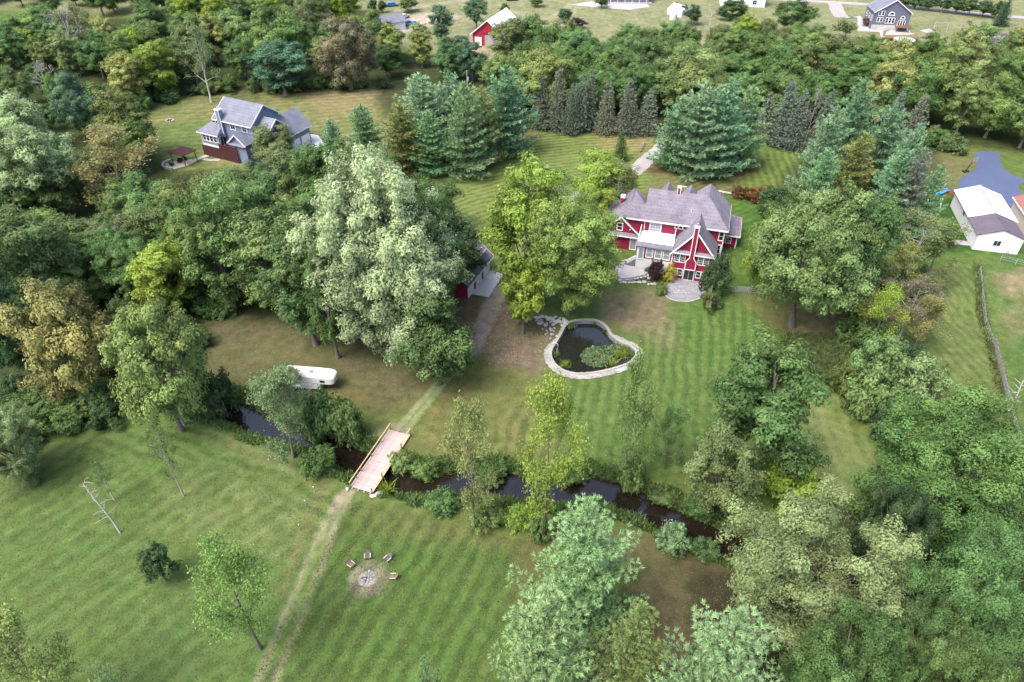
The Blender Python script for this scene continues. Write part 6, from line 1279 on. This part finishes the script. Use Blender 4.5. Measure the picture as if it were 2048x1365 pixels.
def lawn_chair(p, rz, m, label):
    e = empty("lawn_chair", tuple(p), rz, label, "chair", "lawn chairs round the fire pit"); e.scale = (.72,) * 3
    MB().slab([(-.33, -.4, .44), (.33, -.4, .44), (.33, .3, .38), (-.33, .3, .38)], .07).build("seat", m, e)
    b = MB(); n = 8; up = []
    for i in range(n + 1): a = math.pi * i / n; up.append((-.34 * math.cos(a), .30 + .34 + .06 * math.sin(a), .88 + .2 * math.sin(a)))
    b.prism([(-.34, .27, .36), *up, (.34, .27, .36)], (0, .06, .02)); b.build("backrest", m, e)
    for s in (-1, 1):
        MB().slab([(s * .36, -.45, .66), (s * .47, -.45, .66), (s * .47, .38, .63), (s * .36, .38, .63)], .045).build("armrest", ARM, e)
        MB().bar((s * .41, -.38, 0), (s * .41, -.38, .61), .06).build("leg", m, e); MB().bar((s * .41, .45, 0), (s * .41, .3, .6), .06).build("leg", m, e)
    MB().box(-.41, .41, -.41, -.36, .3, .37).build("front_rail", m, e)
for (px, py), m, lb in [((703, 1133), WICK, "brown lawn chair left of the fire pit"), ((736, 1116), WICG, "dark grey lawn chair straight behind the fire pit"), ((776, 1121), WICG, "dark grey lawn chair behind right of the fire pit"), ((787, 1157), WICK, "brown lawn chair turned sideways right of the fire pit")]:
    p = at(px, py); d = FIRE - p; lawn_chair(p, math.atan2(d[1], d[0]) + math.pi / 2, m, lb)
# ---------------------------------------------------------------- gooseneck horse trailer
tA, tB = np.array([-31.6, 73.9]), np.array([-24.4, 73.0]); d = tB - tA; Lt = np.linalg.norm(d); ht = empty("horse_trailer", (tA[0], tA[1], 0), math.atan2(d[1], d[0]), "white gooseneck horse trailer parked under the trees", "trailer")
def hull(secs, name, m, e):
    V, Fc = [], []; k = 16
    for (x, yh, z0, z1, rad) in secs:
        ring = []
        for cx_, cz_, a0 in ((yh - rad, z1 - rad, 0), (-yh + rad, z1 - rad, 1), (-yh + .06, z0 + .06, 2), (yh - .06, z0 + .06, 3)):
            rr = rad if a0 < 2 else .06
            for i in range(4): a = math.pi / 2 * (a0 + i / 3); ring.append((x, cx_ + rr * math.cos(a), cz_ + rr * math.sin(a)))
        V += ring
    for s in range(len(secs) - 1):
        for i in range(k): j = (i + 1) % k; Fc.append((s * k + i, s * k + j, (s + 1) * k + j, (s + 1) * k + i))
    Fc.append(tuple(range(k))); Fc.append(tuple(range((len(secs) - 1) * k, len(secs) * k))); b = MB(); b.v = V; b.f = Fc; return b.build(name, m, e, smooth=False)
bd = hull([(0, 1.1, .42, 2.52, .1), (.08, 1.12, .4, 2.56, .14), (5.0, 1.12, .4, 2.6, .14), (5.25, 1.11, .45, 2.6, .14)], "body", TRAILW, ht)
hull([(5.15, 1.115, 1.38, 2.595, .14), (6.4, 1.1, 1.38, 2.57, .16), (6.95, 1.0, 1.4, 2.5, .2), (7.2, .86, 1.45, 2.4, .22), (7.3, .74, 1.52, 2.25, .16)], "gooseneck_nose", TRAILW, ht)
w_ = MB().box(5.3, 6.0, -1.14, -1.09, 1.75, 2.15).build("window", BLACK, ht)
for z in (1.7, 1.95): MB().box(.5, 1.5, -1.135, -1.1, z, z + .12).build("vent_slot", BLACK, ht)
t_ = MB()
for a, b in (((2.4, -1.13, 1.4), (2.4, -1.13, .85)), ((2.4, -1.13, .85), (4.0, -1.13, .85)), ((4.0, -1.13, .85), (4.5, -1.13, 1.5)), ((.1, -1.13, 1.42), (2.4, -1.13, 1.42))): t_.bar(a, b, .06, .07)
t_.build("door_outline", GREYW, ht); MB().box(.1, 5.2, -1.05, 1.05, .3, .4).build("chassis", BLACK, ht)
MB().tube([(6.7, 0, 1.45), (6.7, 0, .75)], .08, 8).build("coupler", GALV, ht)
for s in (-.6, .6): MB().bar((5.45, s, 0), (5.45, s, 1.4), .1).build("landing_leg", BLACK, ht)
for x in (1.6, 2.5):
    for s in (-1.1, .88): wv = MB().tube([(x, s, .36), (x, s + .22, .36)], .36, 14).build("wheel", BLACK, ht); MB().tube([(x, s - .01, .36), (x, s + .23, .36)], .17, 10).build("rim", GALV, wv)
MB().box(1.15, 2.95, -1.2, -1.121, .75, .83).build("mudguard", WHITE, ht); [MB().box(x, x + .5, -.25, .25, 2.6, 2.72).build("roof_vent", GREYW, ht) for x in (1.2, 3.6)]; MB().box(.1, 6.2, -1.135, -1.12, 1.5, 1.56).build("side_stripe", GREYW, ht); MB().box(.2, 5.0, -.4, .4, 2.6, 2.615).build("roof_seam", TRAILW, ht)
# ---------------------------------------------------------------- fences, gate, posts, dead trunks
def wire_fence(pts, name, label, h=1.2, gap=2.6, m=GREYW, wires=(.4, .8, 1.1)):
    P = [at(*p) for p in pts]; e = empty(name, tuple(P[0]), 0, label, "fence"); o = Vector(P[0]); pos = []
    for a, b in zip(P[:-1], P[1:]):
        n = max(1, int(np.linalg.norm(b - a) / gap)); pos += [a + (b - a) * i / n for i in range(n)]
    pos.append(P[-1])
    for p in pos: q = Vector(p) - o; MB().bar(q, q + Vector((0, 0, h)), .1).build("post", m, e)
    for z in wires:
        w_ = MB()
        for a, b in zip(pos[:-1], pos[1:]): w_.bar(Vector(a) - o + Vector((0, 0, z)), Vector(b) - o + Vector((0, 0, z)), .025)
        w_.build("wire", GALV, e)
    return e
wire_fence([(1957, 545), (1962, 600), (1968, 650), (1982, 690)], "boundary_fence", "overgrown wire boundary fence below the pole barn", 1.1, 2.2)
fe2 = [at(*p) for p in [(1984, 690), (1992, 725), (2001, 760), (2010, 800)]]; e = empty("board_fence", tuple(fe2[0]), 0, "weathered dark board fence panels on the boundary", "fence"); o_ = Vector(fe2[0])
for a, b in zip(fe2[:-1], fe2[1:]):
    n = 14
    for i in range(n):
        q0 = Vector(a + (b - a) * (i / n)) - o_; q1 = Vector(a + (b - a) * ((i + .85) / n)) - o_; MB().prism([q0, q1, q1 + Vector((.03, 0, 0)), q0 + Vector((.03, 0, 0))], (0, 0, 1.35 + .1 * (i % 3))).build("board", GREYW, e)
    for z in (.4, 1.0): MB().bar(Vector(a) - o_ + Vector((.06, 0, z)), Vector(b) - o_ + Vector((.06, 0, z)), .06, .09).build("rail", BARKD, e)
wire_fence([(2012, 800), (2025, 850), (2040, 900)], "boundary_fence", "wire fence continuing below the board fence", 1.1, 2.2)
wire_fence([(2000, 522), (2030, 530), (2070, 540)], "neighbour_fence", "thin wire fence along the pole barn's front", 1.2, 2.0)
wire_fence([(1440, 583), (1470, 585)], "yard_fence", "wire fence between the dark bush and the metal gate", 1.2, 2.0); wire_fence([(1496, 588), (1527, 592), (1560, 597)], "yard_fence", "wire fence right of the metal gate", 1.2, 2.4)
gt = empty("metal_gate", tuple(at(1483, 586)), R_(-8), "galvanised tube gate on the lawn right of the red house", "gate"); 
for x in (-1.15, 1.15): MB().bar((x, 0, .1), (x, 0, 1.25), .06).build("stile", GALV, gt)
for k in range(6): MB().bar((-1.15, 0, .15 + k * .21), (1.15, 0, .15 + k * .21), .05).build("bar", GALV, gt)
for x in (-1.4, 1.4): MB().bar((x, 0, -.1), (x, 0, 1.5), .14).build("gate_post", GREYW, gt)
def rail_fence(pts, label):
    P = [at(*p) for p in pts]; e = empty("rail_fence", tuple(P[0]), 0, label, "fence"); o = Vector(P[0])
    for p in P: q = Vector(p) - o; MB().bar(q, q + Vector((0, 0, 1.2)), .14).build("post", GREYW, e)
    for a, b in zip(P[:-1], P[1:]):
        for z in (.35, .7, 1.05): MB().bar(Vector(a) - o + Vector((0, 0, z)), Vector(b) - o + Vector((0, 0, z)), .05, .12).build("rail", GREYW, e)
rail_fence([(1088, 336), (1098, 343), (1109, 350), (1120, 357)], "grey post and rail fence piece on the front lawn")
rail_fence([(1279, 306), (1284, 298), (1288, 290)], "short pale rail fence beside the gravel drive")
wl = [at(*p) for p in [(1436, 384), (1460, 388), (1490, 396)]]; e = empty("low_stone_wall", tuple(wl[0]), 0, "low grey stone wall behind the red house", "stone wall"); rs = random.Random(31)
for a, b in zip(wl[:-1], wl[1:]):
    for i in range(9): q = a + (b - a) * (i / 9) - wl[0]; o = mesh_obj("stone", ROCKS[rs.randrange(6)], e, (q[0], q[1], q[2] + .15), rs.uniform(0, 6)); o.scale = (.36, .3, .34)
up_ = at(937, 232); e = empty("utility_pole", tuple(up_), 0, "grey utility pole standing behind the centre pines", "pole")
MB().tube([(0, 0, 0), (0, 0, 11)], [.17, .11], 8).build("shaft", GREYW, e); MB().tube([(.25, -.15, 8.6), (.25, -.15, 9.5)], .22, 10).build("transformer", GALV, e)
for px, py, tx, ty_, nm, lb in [(240, 1068, 168, 965, "dead_tree", "pale dead leaning trunk on the near left lawn"), (2014, 830, 2048, 760, "dead_snag", "bare grey snag beside the board fence")]:
    b = at(px, py); tp = None
    for hh in np.linspace(1, 16, 150):
        dd = flat_at(tx, ty_, b[2] + hh); 
        if np.linalg.norm(dd[:2] - b[:2]) < .32 * hh or hh > 15.8: tp = dd; break
    e = empty(nm, tuple(b), 0, lb, "dead tree"); v = Vector(tp - b); tb = Tubes(); t = np.linspace(0, 1, 7)[:, None]; pts = np.array(v)[None] * t + np.c_[np.sin(t * 5) * .12, np.cos(t * 4) * .1, 0 * t]; tb.add(pts, .13 * (1 - .75 * t[:, 0]) + .01, 7)
    rng2 = np.random.default_rng(int(px)); 
    for k in range(26):
        i = rng2.uniform(.35, 1); a = np.array(v) * i; dr = unit(rng2.normal(0, 1, 3) * np.array([1, 1, .5]) + np.array([0, 0, .35])); L = rng2.uniform(.5, 1.9) * (1.3 - i * .6); tb.add([a, a + dr * L * .5 + rng2.normal(0, .1, 3), a + dr * L], [.04, .025, .008], 4)
    mesh_obj("trunk", tb.mesh("trunk", BARKP), e)
for px, py, lb in [(629, 985, "thin stake nearest the bridge on its left side"), (540, 930, "thin stake farthest left of the bridge on the upper lawn"), (612, 1012, "thin stake just below the one nearest the bridge"), (600, 1060, "lowest thin stake beside the wheel track")]:
    p = at(px, py); e = empty("lawn_stake", tuple(p), 0, lb, "stake", "stakes beside the track"); MB().bar((0, 0, 0), (0, 0, .9), .06).build("stake", GREYW, e); MB().box(-.05, .05, -.05, .05, .9, 1.0).build("cap", WHITE, e)
print("objects", len(bpy.data.objects), "tris", sum(sum(len(p.vertices) - 2 for p in []) for m in []), "meshpolys", sum(len(m.polygons) for m in bpy.data.meshes))
